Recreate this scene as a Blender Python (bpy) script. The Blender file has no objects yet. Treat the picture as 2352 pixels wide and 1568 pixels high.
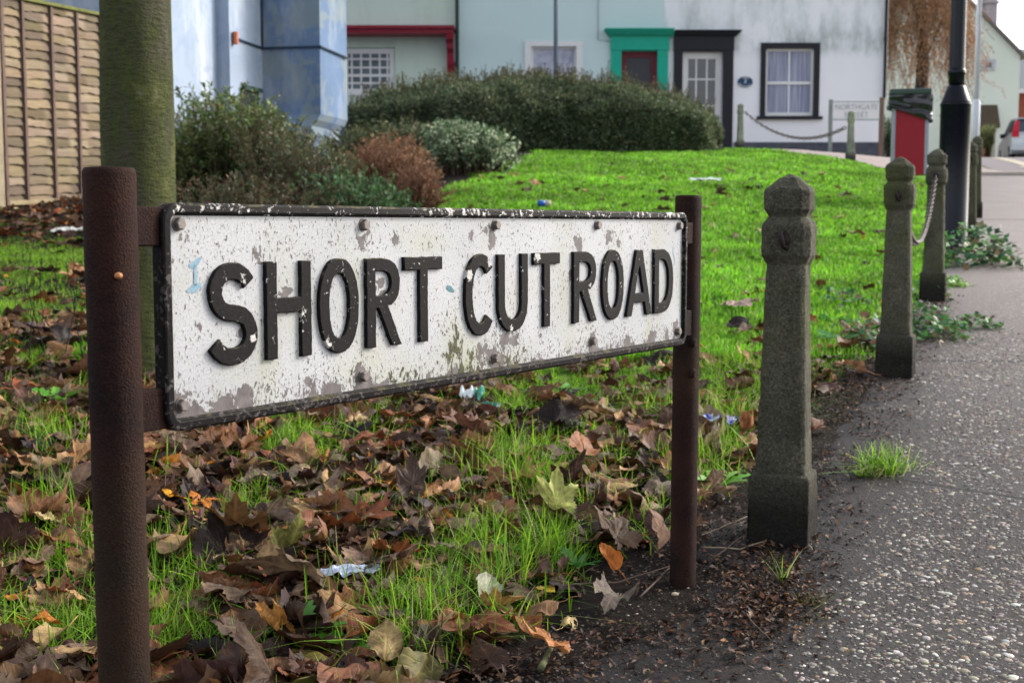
import bpy, bmesh, math, random
import numpy as np
from mathutils import Vector, Matrix
random.seed(7); RNG = np.random.default_rng(11)
R = math.radians
sc = bpy.context.scene
C = sc.collection

# ---------------------------------------------------------------- camera, sky, sun, exposure
ZC = 0.70                      # height of the lens above the datum
PITCH = 0.089534
F_PX = 2950.0                  # focal length in units of a 2352 px wide frame
cam_d = bpy.data.cameras.new('camera'); cam = bpy.data.objects.new('camera', cam_d); C.objects.link(cam)
cam.location = (0, 0, ZC); cam.rotation_euler = (math.pi/2 - PITCH, 0, 0)
cam_d.sensor_width = 22.2; cam_d.lens = F_PX/2352*22.2
cam_d.clip_start = 0.05; cam_d.clip_end = 2000
cam_d.dof.use_dof = True; cam_d.dof.focus_distance = 1.75; cam_d.dof.aperture_fstop = 7.5
sc.camera = cam
SUN_DIR = Vector((0.80, 0.36, 0.50)).normalized()      # towards the sun
w = bpy.data.worlds.new('World'); sc.world = w; w.use_nodes = True
wn = w.node_tree; bg = wn.nodes['Background']
sky = wn.nodes.new('ShaderNodeTexSky'); sky.sky_type = 'NISHITA'; sky.sun_disc = False
sky.sun_elevation = math.asin(SUN_DIR.z); sky.sun_rotation = math.atan2(SUN_DIR.x, SUN_DIR.y)
sky.air_density = 1.0; sky.dust_density = 2.5; sky.ozone_density = 1.0
hs = wn.nodes.new('ShaderNodeHueSaturation'); hs.inputs['Saturation'].default_value = 0.38; hs.inputs['Value'].default_value = 1.12      # thin high cloud
wn.links.new(sky.outputs[0], hs.inputs['Color']); wn.links.new(hs.outputs[0], bg.inputs[0]); bg.inputs[1].default_value = 0.15
sd = bpy.data.lights.new('sun', 'SUN'); so = bpy.data.objects.new('sun', sd); C.objects.link(so)
sd.energy = 1.15; sd.angle = R(12); sd.color = (1.0, 0.93, 0.82)
so.rotation_euler = (-SUN_DIR).to_track_quat('-Z', 'Y').to_euler()
sc.view_settings.view_transform = 'Standard'; sc.view_settings.look = 'None'
sc.view_settings.gamma = 1.0; sc.view_settings.exposure = 1.18

# ---------------------------------------------------------------- helpers: places
cp, sp = math.cos(PITCH), math.sin(PITCH)
def ray(u, v):
    a = (u-1176)/F_PX; b = (784-v)/F_PX
    return (a, cp+b*sp, -sp+b*cp)
def P(u, v, Y):
    d = ray(u, v); t = Y/d[1]
    return Vector((d[0]*t, Y, d[2]*t+ZC))
_LX0, _LY0, _LK = 0.544, 2.55, 0.395            # the line of bollards: x = X0 + K (y - Y0)
WY = np.array([-60, 0, 2, 4, 6, 8, 10, 12, 14, 16, 18, 20, 22, 24, 26, 30, 45, 60, 100, 600.])
WZ = np.array([-.84, -.82, -.676, -.532, -.385, -.244, -.09, .10, .29, .48, .68, .87, 1.06, 1.22, 1.365, 1.56, 2.27, 2.8, 3.2, 3.0])
_yy = np.linspace(-60, 600, 13201)
_zz = np.interp(_yy, WY, WZ); _k = np.ones(41)/41
_zs = np.convolve(np.pad(_zz, 20, mode='edge'), _k, mode='valid')
def sst(a, b, x):
    t = np.clip((np.asarray(x, float)-a)/(b-a), 0, 1); return t*t*(3-2*t)
def _h(ix, iy, s):
    n = (ix*374761393 + iy*668265263 + s*982451653) & 0xffffffff
    n = ((n ^ (n >> 13))*1274126177) & 0xffffffff
    return ((n ^ (n >> 16)) & 0xffff)/65535.0
def vn(x, y, s=0):
    x = np.asarray(x, float); y = np.asarray(y, float)
    ix = np.floor(x).astype(np.int64); iy = np.floor(y).astype(np.int64); fx = x-ix; fy = y-iy
    fx = fx*fx*(3-2*fx); fy = fy*fy*(3-2*fy)
    return (_h(ix, iy, s)*(1-fx)+_h(ix+1, iy, s)*fx)*(1-fy)+(_h(ix, iy+1, s)*(1-fx)+_h(ix+1, iy+1, s)*fx)*fy
def fbm(x, y, s=0, o=4):
    r = 0; a = .5
    for i in range(o):
        r = r+a*vn(np.asarray(x)*2**i, np.asarray(y)*2**i, s+i); a *= .5
    return r/(1-.5**o)
def G(x, y):
    x = np.asarray(x, float); y = np.asarray(y, float)
    z = np.interp(y, _yy, _zs)
    d = (_LX0+_LK*(y-_LY0)-x)/1.075
    z = z+.27*sst(4, 19, y)*sst(0.0, 3.4, d)*(1-sst(20.5, 24.5, y))
    z = z+(fbm(x*1.3+5, y*1.3, 3)-.5)*.10*sst(.25, 1.3, d)*(1-sst(19, 22, y))*sst(2.2, 5, y)
    z = z+(fbm(x*5, y*5, 8)-.5)*.03*sst(.1, .5, d)*(1-sst(7, 12, y))
    return z+ZC
def gz(x, y): return float(G(x, y))
def gp(u, v):
    d = ray(u, v); t = .8
    while t < 200:
        x, y, z = d[0]*t, d[1]*t, d[2]*t+ZC
        if z < gz(x, y): break
        t += .02+t*.004
    return Vector((x, y, gz(x, y)))

# ---------------------------------------------------------------- helpers: objects
OFF = {}
def thing(name, label, cat, loc=(0, 0, 0), group=None, rotz=0):
    o = bpy.data.objects.new(name, None); C.objects.link(o)
    o.location = loc; o.rotation_euler = (0, 0, rotz); o['label'] = label; o['category'] = cat
    o.empty_display_size = .1
    if group: o['group'] = group
    OFF[o.name] = Matrix.Translation(Vector(loc)) @ Matrix.Rotation(rotz, 4, 'Z')
    return o
def tag(o, label, cat, group=None):
    o['label'] = label; o['category'] = cat
    if group: o['group'] = group
    return o
def mesh_from(name, V, Fc, smooth=False, cols=None, attrs=None):
    me = bpy.data.meshes.new(name)
    if isinstance(Fc, np.ndarray):
        n, k = Fc.shape
        V = np.asarray(V, np.float32)
        me.vertices.add(len(V)); me.vertices.foreach_set('co', V.ravel())
        me.loops.add(n*k); me.loops.foreach_set('vertex_index', Fc.astype(np.int32).ravel())
        me.polygons.add(n); me.polygons.foreach_set('loop_start', np.arange(0, n*k, k, dtype=np.int32))
        me.polygons.foreach_set('loop_total', np.full(n, k, dtype=np.int32))
        me.update(calc_edges=True)
    else:
        me.from_pydata([tuple(v) for v in V], [], Fc); me.update()
    if smooth: me.polygons.foreach_set('use_smooth', np.ones(len(me.polygons), bool))
    if cols is not None:
        a = me.color_attributes.new('col', 'FLOAT_COLOR', 'POINT')
        c = np.ones((len(me.vertices), 4), np.float32); c[:, :3] = cols; a.data.foreach_set('color', c.ravel())
    if attrs:
        for k2, val in attrs.items():
            a = me.attributes.new(k2, 'FLOAT', 'POINT'); a.data.foreach_set('value', np.asarray(val, np.float32))
    return me
def link(name, me, m, parent=None, local=False, bevel=0, loc=None):
    o = bpy.data.objects.new(name, me); C.objects.link(o)
    if m: me.materials.append(m)
    if parent is not None:
        M = OFF.get(parent.name, Matrix.Identity(4))
        if not local: me.transform(M.inverted())
        o.parent = parent; OFF[o.name] = M
    if bevel:
        b = o.modifiers.new('bevel', 'BEVEL'); b.width = bevel; b.segments = 2; b.limit_method = 'ANGLE'; b.angle_limit = R(40)
    return o
class MB:
    def __init__(s): s.V = []; s.F = []
    def add(s, V, Fc):
        n = len(s.V); s.V += [Vector(v) for v in V]; s.F += [tuple(i+n for i in f) for f in Fc]; return s
    def box(s, x0, x1, y0, y1, z0, z1, M=None):
        V = [Vector(p) for p in [(x0, y0, z0), (x1, y0, z0), (x1, y1, z0), (x0, y1, z0), (x0, y0, z1), (x1, y0, z1), (x1, y1, z1), (x0, y1, z1)]]
        if M: V = [M @ v for v in V]
        return s.add(V, [(0, 3, 2, 1), (4, 5, 6, 7), (0, 1, 5, 4), (1, 2, 6, 5), (2, 3, 7, 6), (3, 0, 4, 7)])
    def tube(s, pts, rad, n=8, cap=True):
        pts = [Vector(p) for p in pts]; rad = rad if isinstance(rad, (list, tuple)) else [rad]*len(pts)
        rings = []; V = []
        for i, p in enumerate(pts):
            t = (pts[min(i+1, len(pts)-1)]-pts[max(i-1, 0)]).normalized()
            a = t.cross(Vector((0, 0, 1)) if abs(t.z) < .9 else Vector((1, 0, 0))).normalized(); b = t.cross(a)
            for k in range(n):
                q = 2*math.pi*k/n; V.append(p+(a*math.cos(q)+b*math.sin(q))*rad[i])
        Fc = []
        for i in range(len(pts)-1):
            for k in range(n):
                Fc.append((i*n+k, i*n+(k+1) % n, (i+1)*n+(k+1) % n, (i+1)*n+k))
        if cap: Fc.append(tuple(range(n-1, -1, -1))); Fc.append(tuple((len(pts)-1)*n+k for k in range(n)))
        return s.add(V, Fc)
    def lathe(s, prof, n=24, c=(0, 0), square=None, rot=0):
        """prof: list of (radius, z)"""
        V = []; Fc = []
        for r, z in prof:
            for k in range(n):
                q = 2*math.pi*k/n+rot; V.append((c[0]+r*math.cos(q), c[1]+r*math.sin(q), z))
        for i in range(len(prof)-1):
            for k in range(n): Fc.append((i*n+k, i*n+(k+1) % n, (i+1)*n+(k+1) % n, (i+1)*n+k))
        Fc.append(tuple(range(n-1, -1, -1))); Fc.append(tuple((len(prof)-1)*n+k for k in range(n)))
        return s.add(V, Fc)
    def prism(s, poly, z0, z1):
        n = len(poly); V = [(p[0], p[1], z0) for p in poly]+[(p[0], p[1], z1) for p in poly]
        Fc = [tuple(range(n-1, -1, -1)), tuple(range(n, 2*n))]+[(i, (i+1) % n, n+(i+1) % n, n+i) for i in range(n)]
        return s.add(V, Fc)
    def build(s, name, m, parent=None, smooth=False, local=False, bevel=0):
        me = mesh_from(name, s.V, s.F, smooth)
        return link(name, me, m, parent, local, bevel)

# ---------------------------------------------------------------- materials
def N(nt, t, **kw):
    n = nt.nodes.new('ShaderNode'+t)
    for k, v in kw.items():
        if k.startswith('i_'):
            key = k[2:]; key = int(key) if key.isdigit() else key.replace('_', ' ')
            n.inputs[key].default_value = v
        else: setattr(n, k, v)
    return n
def newmat(name):
    m = bpy.data.materials.new(name); m.use_nodes = True; nt = m.node_tree; nt.nodes['Principled BSDF'].inputs['Specular IOR Level'].default_value = .15
    return m, nt, nt.nodes['Principled BSDF']
def ramp(nt, fac, stops, mode='LINEAR'):
    r = nt.nodes.new('ShaderNodeValToRGB'); r.color_ramp.interpolation = mode
    e = r.color_ramp.elements
    while len(e) < len(stops): e.new(.5)
    for i, (p, c) in enumerate(stops):
        e[i].position = p; e[i].color = (*c, 1) if not isinstance(c, (int, float)) else (c, c, c, 1)
    nt.links.new(fac, r.inputs[0]); return r.outputs[0]
def noise(nt, scale, detail=4, rough=.55, vec=None, dist=0, stretch=None, off=None):
    if vec is None:
        tc = nt.nodes.new('ShaderNodeTexCoord'); vec = tc.outputs['Object']
    if stretch or off:
        mp = nt.nodes.new('ShaderNodeMapping')
        if stretch: mp.inputs['Scale'].default_value = stretch
        if off: mp.inputs['Location'].default_value = off
        nt.links.new(vec, mp.inputs[0]); vec = mp.outputs[0]
    n = N(nt, 'TexNoise', i_Scale=scale, i_Detail=detail, i_Roughness=rough, i_Distortion=dist)
    nt.links.new(vec, n.inputs['Vector']); return n.outputs[0]
def mix(nt, fac, a, b, blend='MIX'):
    m = nt.nodes.new('ShaderNodeMix'); m.data_type = 'RGBA'; m.blend_type = blend
    for s, val in ((m.inputs[0], fac), (m.inputs[6], a), (m.inputs[7], b)):
        if isinstance(val, (int, float)): s.default_value = val
        elif isinstance(val, tuple): s.default_value = (*val, 1)
        else: nt.links.new(val, s)
    return m.outputs[2]
def math_(nt, op, a, b=None, clamp=False):
    m = nt.nodes.new('ShaderNodeMath'); m.operation = op; m.use_clamp = clamp
    for i, val in enumerate((a, b)):
        if val is None: continue
        if isinstance(val, (int, float)): m.inputs[i].default_value = val
        else: nt.links.new(val, m.inputs[i])
    return m.outputs[0]
def bump(nt, bs, h, strength=.4, dist=.01):
    b = N(nt, 'Bump', i_Strength=strength, i_Distance=dist); nt.links.new(h, b.inputs['Height'])
    nt.links.new(b.outputs[0], bs.inputs['Normal'])
def simple(name, col, rough=.6, var=.25, scale=6, bscale=None, bstr=.3, bdist=.005, metal=0, spec=.25, col2=None, stretch=None, detail=5, coat=0):
    m, nt, bs = newmat(name)
    c2 = col2 or tuple(c*(1-var) for c in col)
    n1 = noise(nt, scale, detail, stretch=stretch)
    nt.links.new(ramp(nt, n1, [(.3, c2), (.7, col)]), bs.inputs['Base Color'])
    bs.inputs['Roughness'].default_value = rough; bs.inputs['Metallic'].default_value = metal
    bs.inputs['Specular IOR Level'].default_value = spec; bs.inputs['Coat Weight'].default_value = coat
    if bscale: bump(nt, bs, noise(nt, bscale, 4), bstr, bdist)
    return m
def leafmat(name, attr='col', rough=.5, transl=.35, spec=.35, vein=False, objcol=False):
    m, nt, bs = newmat(name)
    out = nt.nodes['Material Output']
    if objcol: src = nt.nodes.new('ShaderNodeObjectInfo').outputs['Color']
    else: src = N(nt, 'Attribute', attribute_name=attr).outputs['Color']
    col = src
    if vein:
        n1 = noise(nt, 60, 5); col = mix(nt, ramp(nt, n1, [(.35, 0.0), (.7, 1.0)]), mix(nt, 1.0, src, (.55, .5, .5), 'MULTIPLY'), mix(nt, 1.0, src, (1.25, 1.2, 1.1), 'MULTIPLY'))
        n2 = noise(nt, 160, 3); col = mix(nt, ramp(nt, n2, [(.62, 0.0), (.72, .7)]), col, mix(nt, 1.0, src, (.3, .3, .3), 'MULTIPLY'))
        vd = N(nt, 'Attribute', attribute_name='vd').outputs['Fac']; sv = N(nt, 'Attribute', attribute_name='sv').outputs['Fac']
        main = ramp(nt, vd, [(0.0, 1.0), (.0016, 1.0), (.0028, 0.0)])
        sw = math_(nt, 'PINGPONG', sv, .006)
        side = math_(nt, 'MULTIPLY', ramp(nt, math_(nt, 'MULTIPLY', sw, 100), [(0.0, 1.0), (.09, .6), (.2, 0.0)]), .6)
        vv = math_(nt, 'MAXIMUM', main, side)
        col = mix(nt, math_(nt, 'MULTIPLY', vv, .45), col, mix(nt, 1.0, src, (1.9, 1.7, 1.4), 'MULTIPLY'))
        bump(nt, bs, math_(nt, 'ADD', math_(nt, 'MULTIPLY', vv, -.6), n1), .5, .003)
    nt.links.new(col, bs.inputs['Base Color']); bs.inputs['Roughness'].default_value = rough
    bs.inputs['Specular IOR Level'].default_value = spec
    tr = nt.nodes.new('ShaderNodeBsdfTranslucent'); nt.links.new(col, tr.inputs[0])
    ms = nt.nodes.new('ShaderNodeMixShader'); ms.inputs[0].default_value = transl
    nt.links.new(bs.outputs[0], ms.inputs[1]); nt.links.new(tr.outputs[0], ms.inputs[2]); nt.links.new(ms.outputs[0], out.inputs[0])
    return m

# ================================================================= THE SETTING
# ---- ground (lawn and bed soil)
def ground_mat():
    m, nt, bs = newmat('soil_and_turf')
    tc = nt.nodes.new('ShaderNodeTexCoord'); o = tc.outputs['Object']
    sx = nt.nodes.new('ShaderNodeSeparateXYZ'); nt.links.new(o, sx.inputs[0])
    n1 = noise(nt, 14, 6, .6, o); n2 = noise(nt, 2.2, 4, .6, o)
    soil = ramp(nt, n1, [(.3, (.004, .003, .0025)), (.7, (.022, .014, .010))])
    turf = ramp(nt, n1, [(.3, (.06, .14, .010)), (.7, (.13, .28, .018))])
    tf = N(nt, 'Attribute', attribute_name='turf').outputs['Fac']
    nt.links.new(mix(nt, tf, soil, turf), bs.inputs['Base Color'])
    bs.inputs['Roughness'].default_value = .95
    bump(nt, bs, noise(nt, 60, 6, .65, o), .8, .02)
    return m
def grid_obj(name, xs, ys, zf, m, kind='structure'):
    X, Y = np.meshgrid(xs, ys); Z = zf(X, Y)
    V = np.stack([X.ravel(), Y.ravel(), Z.ravel()], 1); nx, ny = len(xs), len(ys)
    i = np.arange(nx*ny).reshape(ny, nx)
    Fc = np.stack([i[:-1, :-1].ravel(), i[:-1, 1:].ravel(), i[1:, 1:].ravel(), i[1:, :-1].ravel()], 1)
    o = link(name, mesh_from(name, V, Fc, True), m); o['kind'] = kind; return o
xs = np.concatenate([[-500, -200, -90, -50, -30, -20], np.arange(-14, -2.5, .5), np.arange(-2.5, 8, .06), np.arange(8, 20, .6), [24, 35, 60, 120, 250, 500]])
ys = np.concatenate([[-60, -30, -10, -4, -1], np.arange(0, 7, .06), np.arange(7, 28, .16), np.arange(28, 70, 2), [80, 100, 150, 250, 400, 600]])
PB_px = [(1080, 1700), (1250, 1568), (1420, 1490), (1560, 1420), (1640, 1340), (1720, 1275), (1800, 1180), (1905, 1010), (1990, 850), (2060, 760), (2110, 690), (2165, 620), (2205, 560), (2225, 520), (2236, 480), (2242, 450)]
PBW = [gp(u, v) for u, v in PB_px]
pby = np.array([-20, 0.0]+[p.y for p in PBW]+[17.6, 18.2]); 
pbx = np.array([-4.5, .02*0-.35]+[p.x for p in PBW]+[6.1, 6.3])
_o = np.argsort(pby); pby = pby[_o]; pbx = pbx[_o]
def xleft(y): return np.interp(y, pby, pbx)
LB_w = [gp(u, v) for u, v in [(700, 560), (905, 470), (1010, 432), (1120, 392), (1215, 358), (1290, 344)]]
lby = np.array([p.y for p in LB_w]+[21.0, 24]); lbx = np.array([p.x for p in LB_w]+[.6, .5])
def turf(x, y):
    l = np.where(np.asarray(y) < lby[0], -50, np.interp(y, lby, lbx))+(fbm(x*2, y*2, 40)-.5)*.5
    l = np.where(np.asarray(y) < lby[0], np.where(np.asarray(x) < -1.6, 50, -50), l)
    return (1-.95*sst(.30, .02, xleft(y)-np.asarray(x)+(fbm(x*6, y*6, 44)-.5)*.3)*(1-sst(5, 8, np.asarray(y))))*sst(-.05, .12, np.asarray(x)-l)*sst(3.6, 5.2, np.asarray(y)+fbm(x, y, 41))
gr = grid_obj('ground', xs, ys, G, ground_mat())
_X, _Y = np.meshgrid(xs, ys); _a = gr.data.attributes.new('turf', 'FLOAT', 'POINT'); _a.data.foreach_set('value', turf(_X, _Y).ravel().astype(np.float32))

# ---- pavement: dark asphalt with rounded pebbles pressed in
_a, _b = gp(2060, 1112), gp(2350, 1152); JK = -(_b.y-_a.y)/(_b.x-_a.x); JC = _a.y+JK*_a.x      # crack across the path
def pave_mat():
    m, nt, bs = newmat('pebbled_asphalt')
    tc = nt.nodes.new('ShaderNodeTexCoord'); o = tc.outputs['Object']
    sx = nt.nodes.new('ShaderNodeSeparateXYZ'); nt.links.new(o, sx.inputs[0])
    n1 = noise(nt, 3, 5, .6, o); n2 = noise(nt, 90, 5, .7, o)
    base = mix(nt, n1, ramp(nt, n2, [(.3, (.012, .010, .010)), (.75, (.048, .039, .037))]), ramp(nt, n2, [(.3, (.022, .019, .018)), (.75, (.085, .072, .067))]))
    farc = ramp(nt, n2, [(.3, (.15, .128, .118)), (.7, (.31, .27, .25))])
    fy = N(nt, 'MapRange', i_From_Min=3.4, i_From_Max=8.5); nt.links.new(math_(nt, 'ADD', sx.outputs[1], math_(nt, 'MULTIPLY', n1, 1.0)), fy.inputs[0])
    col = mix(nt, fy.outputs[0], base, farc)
    vo = N(nt, 'TexVoronoi', i_Scale=75.0); nt.links.new(o, vo.inputs[0])
    wn_ = N(nt, 'Separate' 'XYZ'); nt.links.new(vo.outputs['Color'], wn_.inputs[0])
    peb = ramp(nt, vo.outputs[0], [(.0, 1.0), (.30, 1.0), (.42, 0.0)])
    keep = math_(nt, 'GREATER_THAN', wn_.outputs[0], .55)
    d = math_(nt, 'SUBTRACT', sx.outputs[0], math_(nt, 'ADD', math_(nt, 'MULTIPLY', sx.outputs[1], _LK), _LX0-_LK*_LY0))
    rim = N(nt, 'MapRange', i_From_Min=.22, i_From_Max=.5); nt.links.new(math_(nt, 'ADD', d, math_(nt, 'MULTIPLY', n1, .2)), rim.inputs[0])
    fz = N(nt, 'MapRange', i_From_Min=4.0, i_From_Max=5.0); nt.links.new(sx.outputs[1], fz.inputs[0])      # nearer pebbles are modelled stones
    pm = math_(nt, 'MULTIPLY', math_(nt, 'MULTIPLY', math_(nt, 'MULTIPLY', peb, keep), rim.outputs[0]), math_(nt, 'MAXIMUM', fz.outputs[0], math_(nt, 'GREATER_THAN', d, .86)))
    pc = ramp(nt, wn_.outputs[1], [(0, (.20, .16, .13)), (.4, (.32, .28, .25)), (.75, (.45, .42, .40)), (1, (.36, .25, .18))])
    # expansion joints across the path
    sj = math_(nt, 'ADD', math_(nt, 'MULTIPLY', sx.outputs[1], .93), math_(nt, 'MULTIPLY', sx.outputs[0], .05))
    jn = math_(nt, 'ABSOLUTE', math_(nt, 'SUBTRACT', math_(nt, 'ADD', math_(nt, 'ADD', sx.outputs[1], math_(nt, 'MULTIPLY', sx.outputs[0], JK)), math_(nt, 'MULTIPLY', n2, .016)), JC+.008))
    jn2 = math_(nt, 'ABSOLUTE', math_(nt, 'SUBTRACT', sj, 4.35)); jn3 = math_(nt, 'ABSOLUTE', math_(nt, 'SUBTRACT', sj, 10.9))
    jm = math_(nt, 'LESS_THAN', math_(nt, 'MINIMUM', math_(nt, 'MINIMUM', jn, jn2), math_(nt, 'MULTIPLY', jn3, .5)), .0095)
    dk = N(nt, 'MapRange', i_From_Min=-.02, i_From_Max=.42, i_To_Min=.88, i_To_Max=0.0); nt.links.new(math_(nt, 'ADD', d, math_(nt, 'MULTIPLY', math_(nt, 'SUBTRACT', noise(nt, 6, 6, .65, o), .5), .55)), dk.inputs[0])
    dky = N(nt, 'MapRange', i_From_Min=3.0, i_From_Max=6.5, i_To_Min=1.0, i_To_Max=.15); nt.links.new(sx.outputs[1], dky.inputs[0])
    col = mix(nt, math_(nt, 'MULTIPLY', dk.outputs[0], dky.outputs[0]), col, (.0065, .005, .005))      # soil trodden onto the edge of the path
    col = mix(nt, math_(nt, 'MULTIPLY', pm, .9), col, pc); col = mix(nt, jm, col, (.002, .0015, .0012))
    nt.links.new(col, bs.inputs['Base Color'])
    rr = N(nt, 'MapRange', i_From_Min=.3, i_From_Max=.7, i_To_Min=.6, i_To_Max=.85); nt.links.new(n1, rr.inputs[0]); nt.links.new(rr.outputs[0], bs.inputs['Roughness']); bs.inputs['Specular IOR Level'].default_value = .25
    hh = math_(nt, 'ADD', math_(nt, 'MULTIPLY', pm, .7), math_(nt, 'SUBTRACT', n2, math_(nt, 'MULTIPLY', jm, 1.5)))
    bump(nt, bs, hh, .6, .006)
    return m
py_ = np.concatenate([[-20, -8, -3, 0], np.arange(.3, 6, .04), np.arange(6, 18.3, .12)])
pt_ = np.concatenate([np.linspace(0, 1, 26)**1.3*2.3])
Xp = xleft(py_)[:, None]+pt_[None, :]*1.0+(fbm(py_*9, py_*0, 21)[:, None]-.5)*.10*(1-sst(0, .3, pt_))[None, :]
Yp = np.repeat(py_[:, None], len(pt_), 1)
def pz(x, y): return G(x, y)+.006
Zp = pz(Xp, Yp); Zp[:, 0] -= .02
ny, nx = Xp.shape; ii = np.arange(nx*ny).reshape(ny, nx)
Fp = np.stack([ii[:-1, :-1].ravel(), ii[:-1, 1:].ravel(), ii[1:, 1:].ravel(), ii[1:, :-1].ravel()], 1)
o = link('pavement', mesh_from('pavement', np.stack([Xp.ravel(), Yp.ravel(), Zp.ravel()], 1), Fp, True), pave_mat()); o['kind'] = 'structure'

# ---- far footpath by the houses, road, kerb, yellow lines
def strip(name, left, right, ys, dz, m, nt_=12):
    L = np.interp(ys, [p[1] for p in left], [p[0] for p in left]); Rr = np.interp(ys, [p[1] for p in right], [p[0] for p in right])
    t = np.linspace(0, 1, nt_); X = L[:, None]+(Rr-L)[:, None]*t; Y = np.repeat(ys[:, None], nt_, 1); Z = G(X, Y)+dz
    i = np.arange(X.size).reshape(X.shape)
    Fc = np.stack([i[:-1, :-1].ravel(), i[:-1, 1:].ravel(), i[1:, 1:].ravel(), i[1:, :-1].ravel()], 1)
    o = link(name, mesh_from(name, np.stack([X.ravel(), Y.ravel(), Z.ravel()], 1), Fc, True), m); o['kind'] = 'structure'; return o
m_road = simple('road_asphalt', (.21, .18, .185), .8, .25, 25, 120, .3)
m_fp = simple('footpath_asphalt', (.34, .28, .26), .85, .2, 18, 90, .3)
m_yel = simple('yellow_road_paint', (.62, .50, .26), .7, .35, 30)
m_kerb = simple('kerb_stone', (.36, .32, .29), .85, .2, 20)
strip('footpath', [(5.0, 12.8), (5.5, 15.5), (5.3, 17.5), (4.95, 19), (3.5, 20.8), (.5, 22.6), (-6, 23.6), (-8, 26)], [(6.9, 12.8), (7.2, 18.2), (7.35, 20), (8.6, 25.9)], np.arange(18.2, 26.1, .2), .012, m_fp, 60)
strip('road', [(6.6, 17.5), (6.9, 18.4), (7.4, 20), (8.7, 26), (10, 40), (14, 80)], [(60, 17.5), (60, 80)], np.arange(18.3, 80, .3), .010, m_road, 50)
strip('road', [(3.3, -20), (1.9, 0), (2.9, 2.5), (9.2, 18.25)], [(14, -20), (14, 0), (22, 18.25)], np.arange(-20, 18.29, .3), -.05+.03, m_road, 20)
kb = MB()
for k in range(30):
    a = 6.55+k*.9; kb.box(a, a+.89, 18.18-k*.05, 18.32-k*.05, gz(a, 18.2)-.2, gz(a+.4, 18.2)+.05)
o = kb.build('kerb', m_kerb); o['kind'] = 'structure'
for yy in (18.75, 18.98):
    strip('yellow_line', [(6.9, yy-.01), (6.9, yy+.09)], [(30, yy-.01), (30, yy+.09)], np.array([yy, yy+.07]), .016, m_yel, 40)
yb = MB()
for (a, b) in (((8.15, 20.6), (9.3, 25.2)), ((8.75, 20.6), (10.1, 25.2))):
    for t in range(12):
        p0 = Vector((a[0]+(b[0]-a[0])*t/12, a[1]+(b[1]-a[1])*t/12, 0)); p1 = Vector((a[0]+(b[0]-a[0])*(t+1)/12, a[1]+(b[1]-a[1])*(t+1)/12, 0))
        q = [(p0.x, p0.y), (p0.x+.22, p0.y), (p1.x+.22, p1.y), (p1.x, p1.y)]
        yb.add([(x, y, gz(x, y)+.017) for x, y in q], [(0, 1, 2, 3)])
for t in range(14):
    x0 = 8.0+t*.3; yb.add([(x, y, gz(x, y)+.017) for x, y in [(x0, 20.3), (x0+.3, 20.3), (x0+.3, 20.6), (x0, 20.6)]], [(0, 1, 2, 3)])
o = yb.build('road_marking', simple('worn_road_marking', (.52, .46, .33), .7, .35, 30)); o['kind'] = 'structure'

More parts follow.
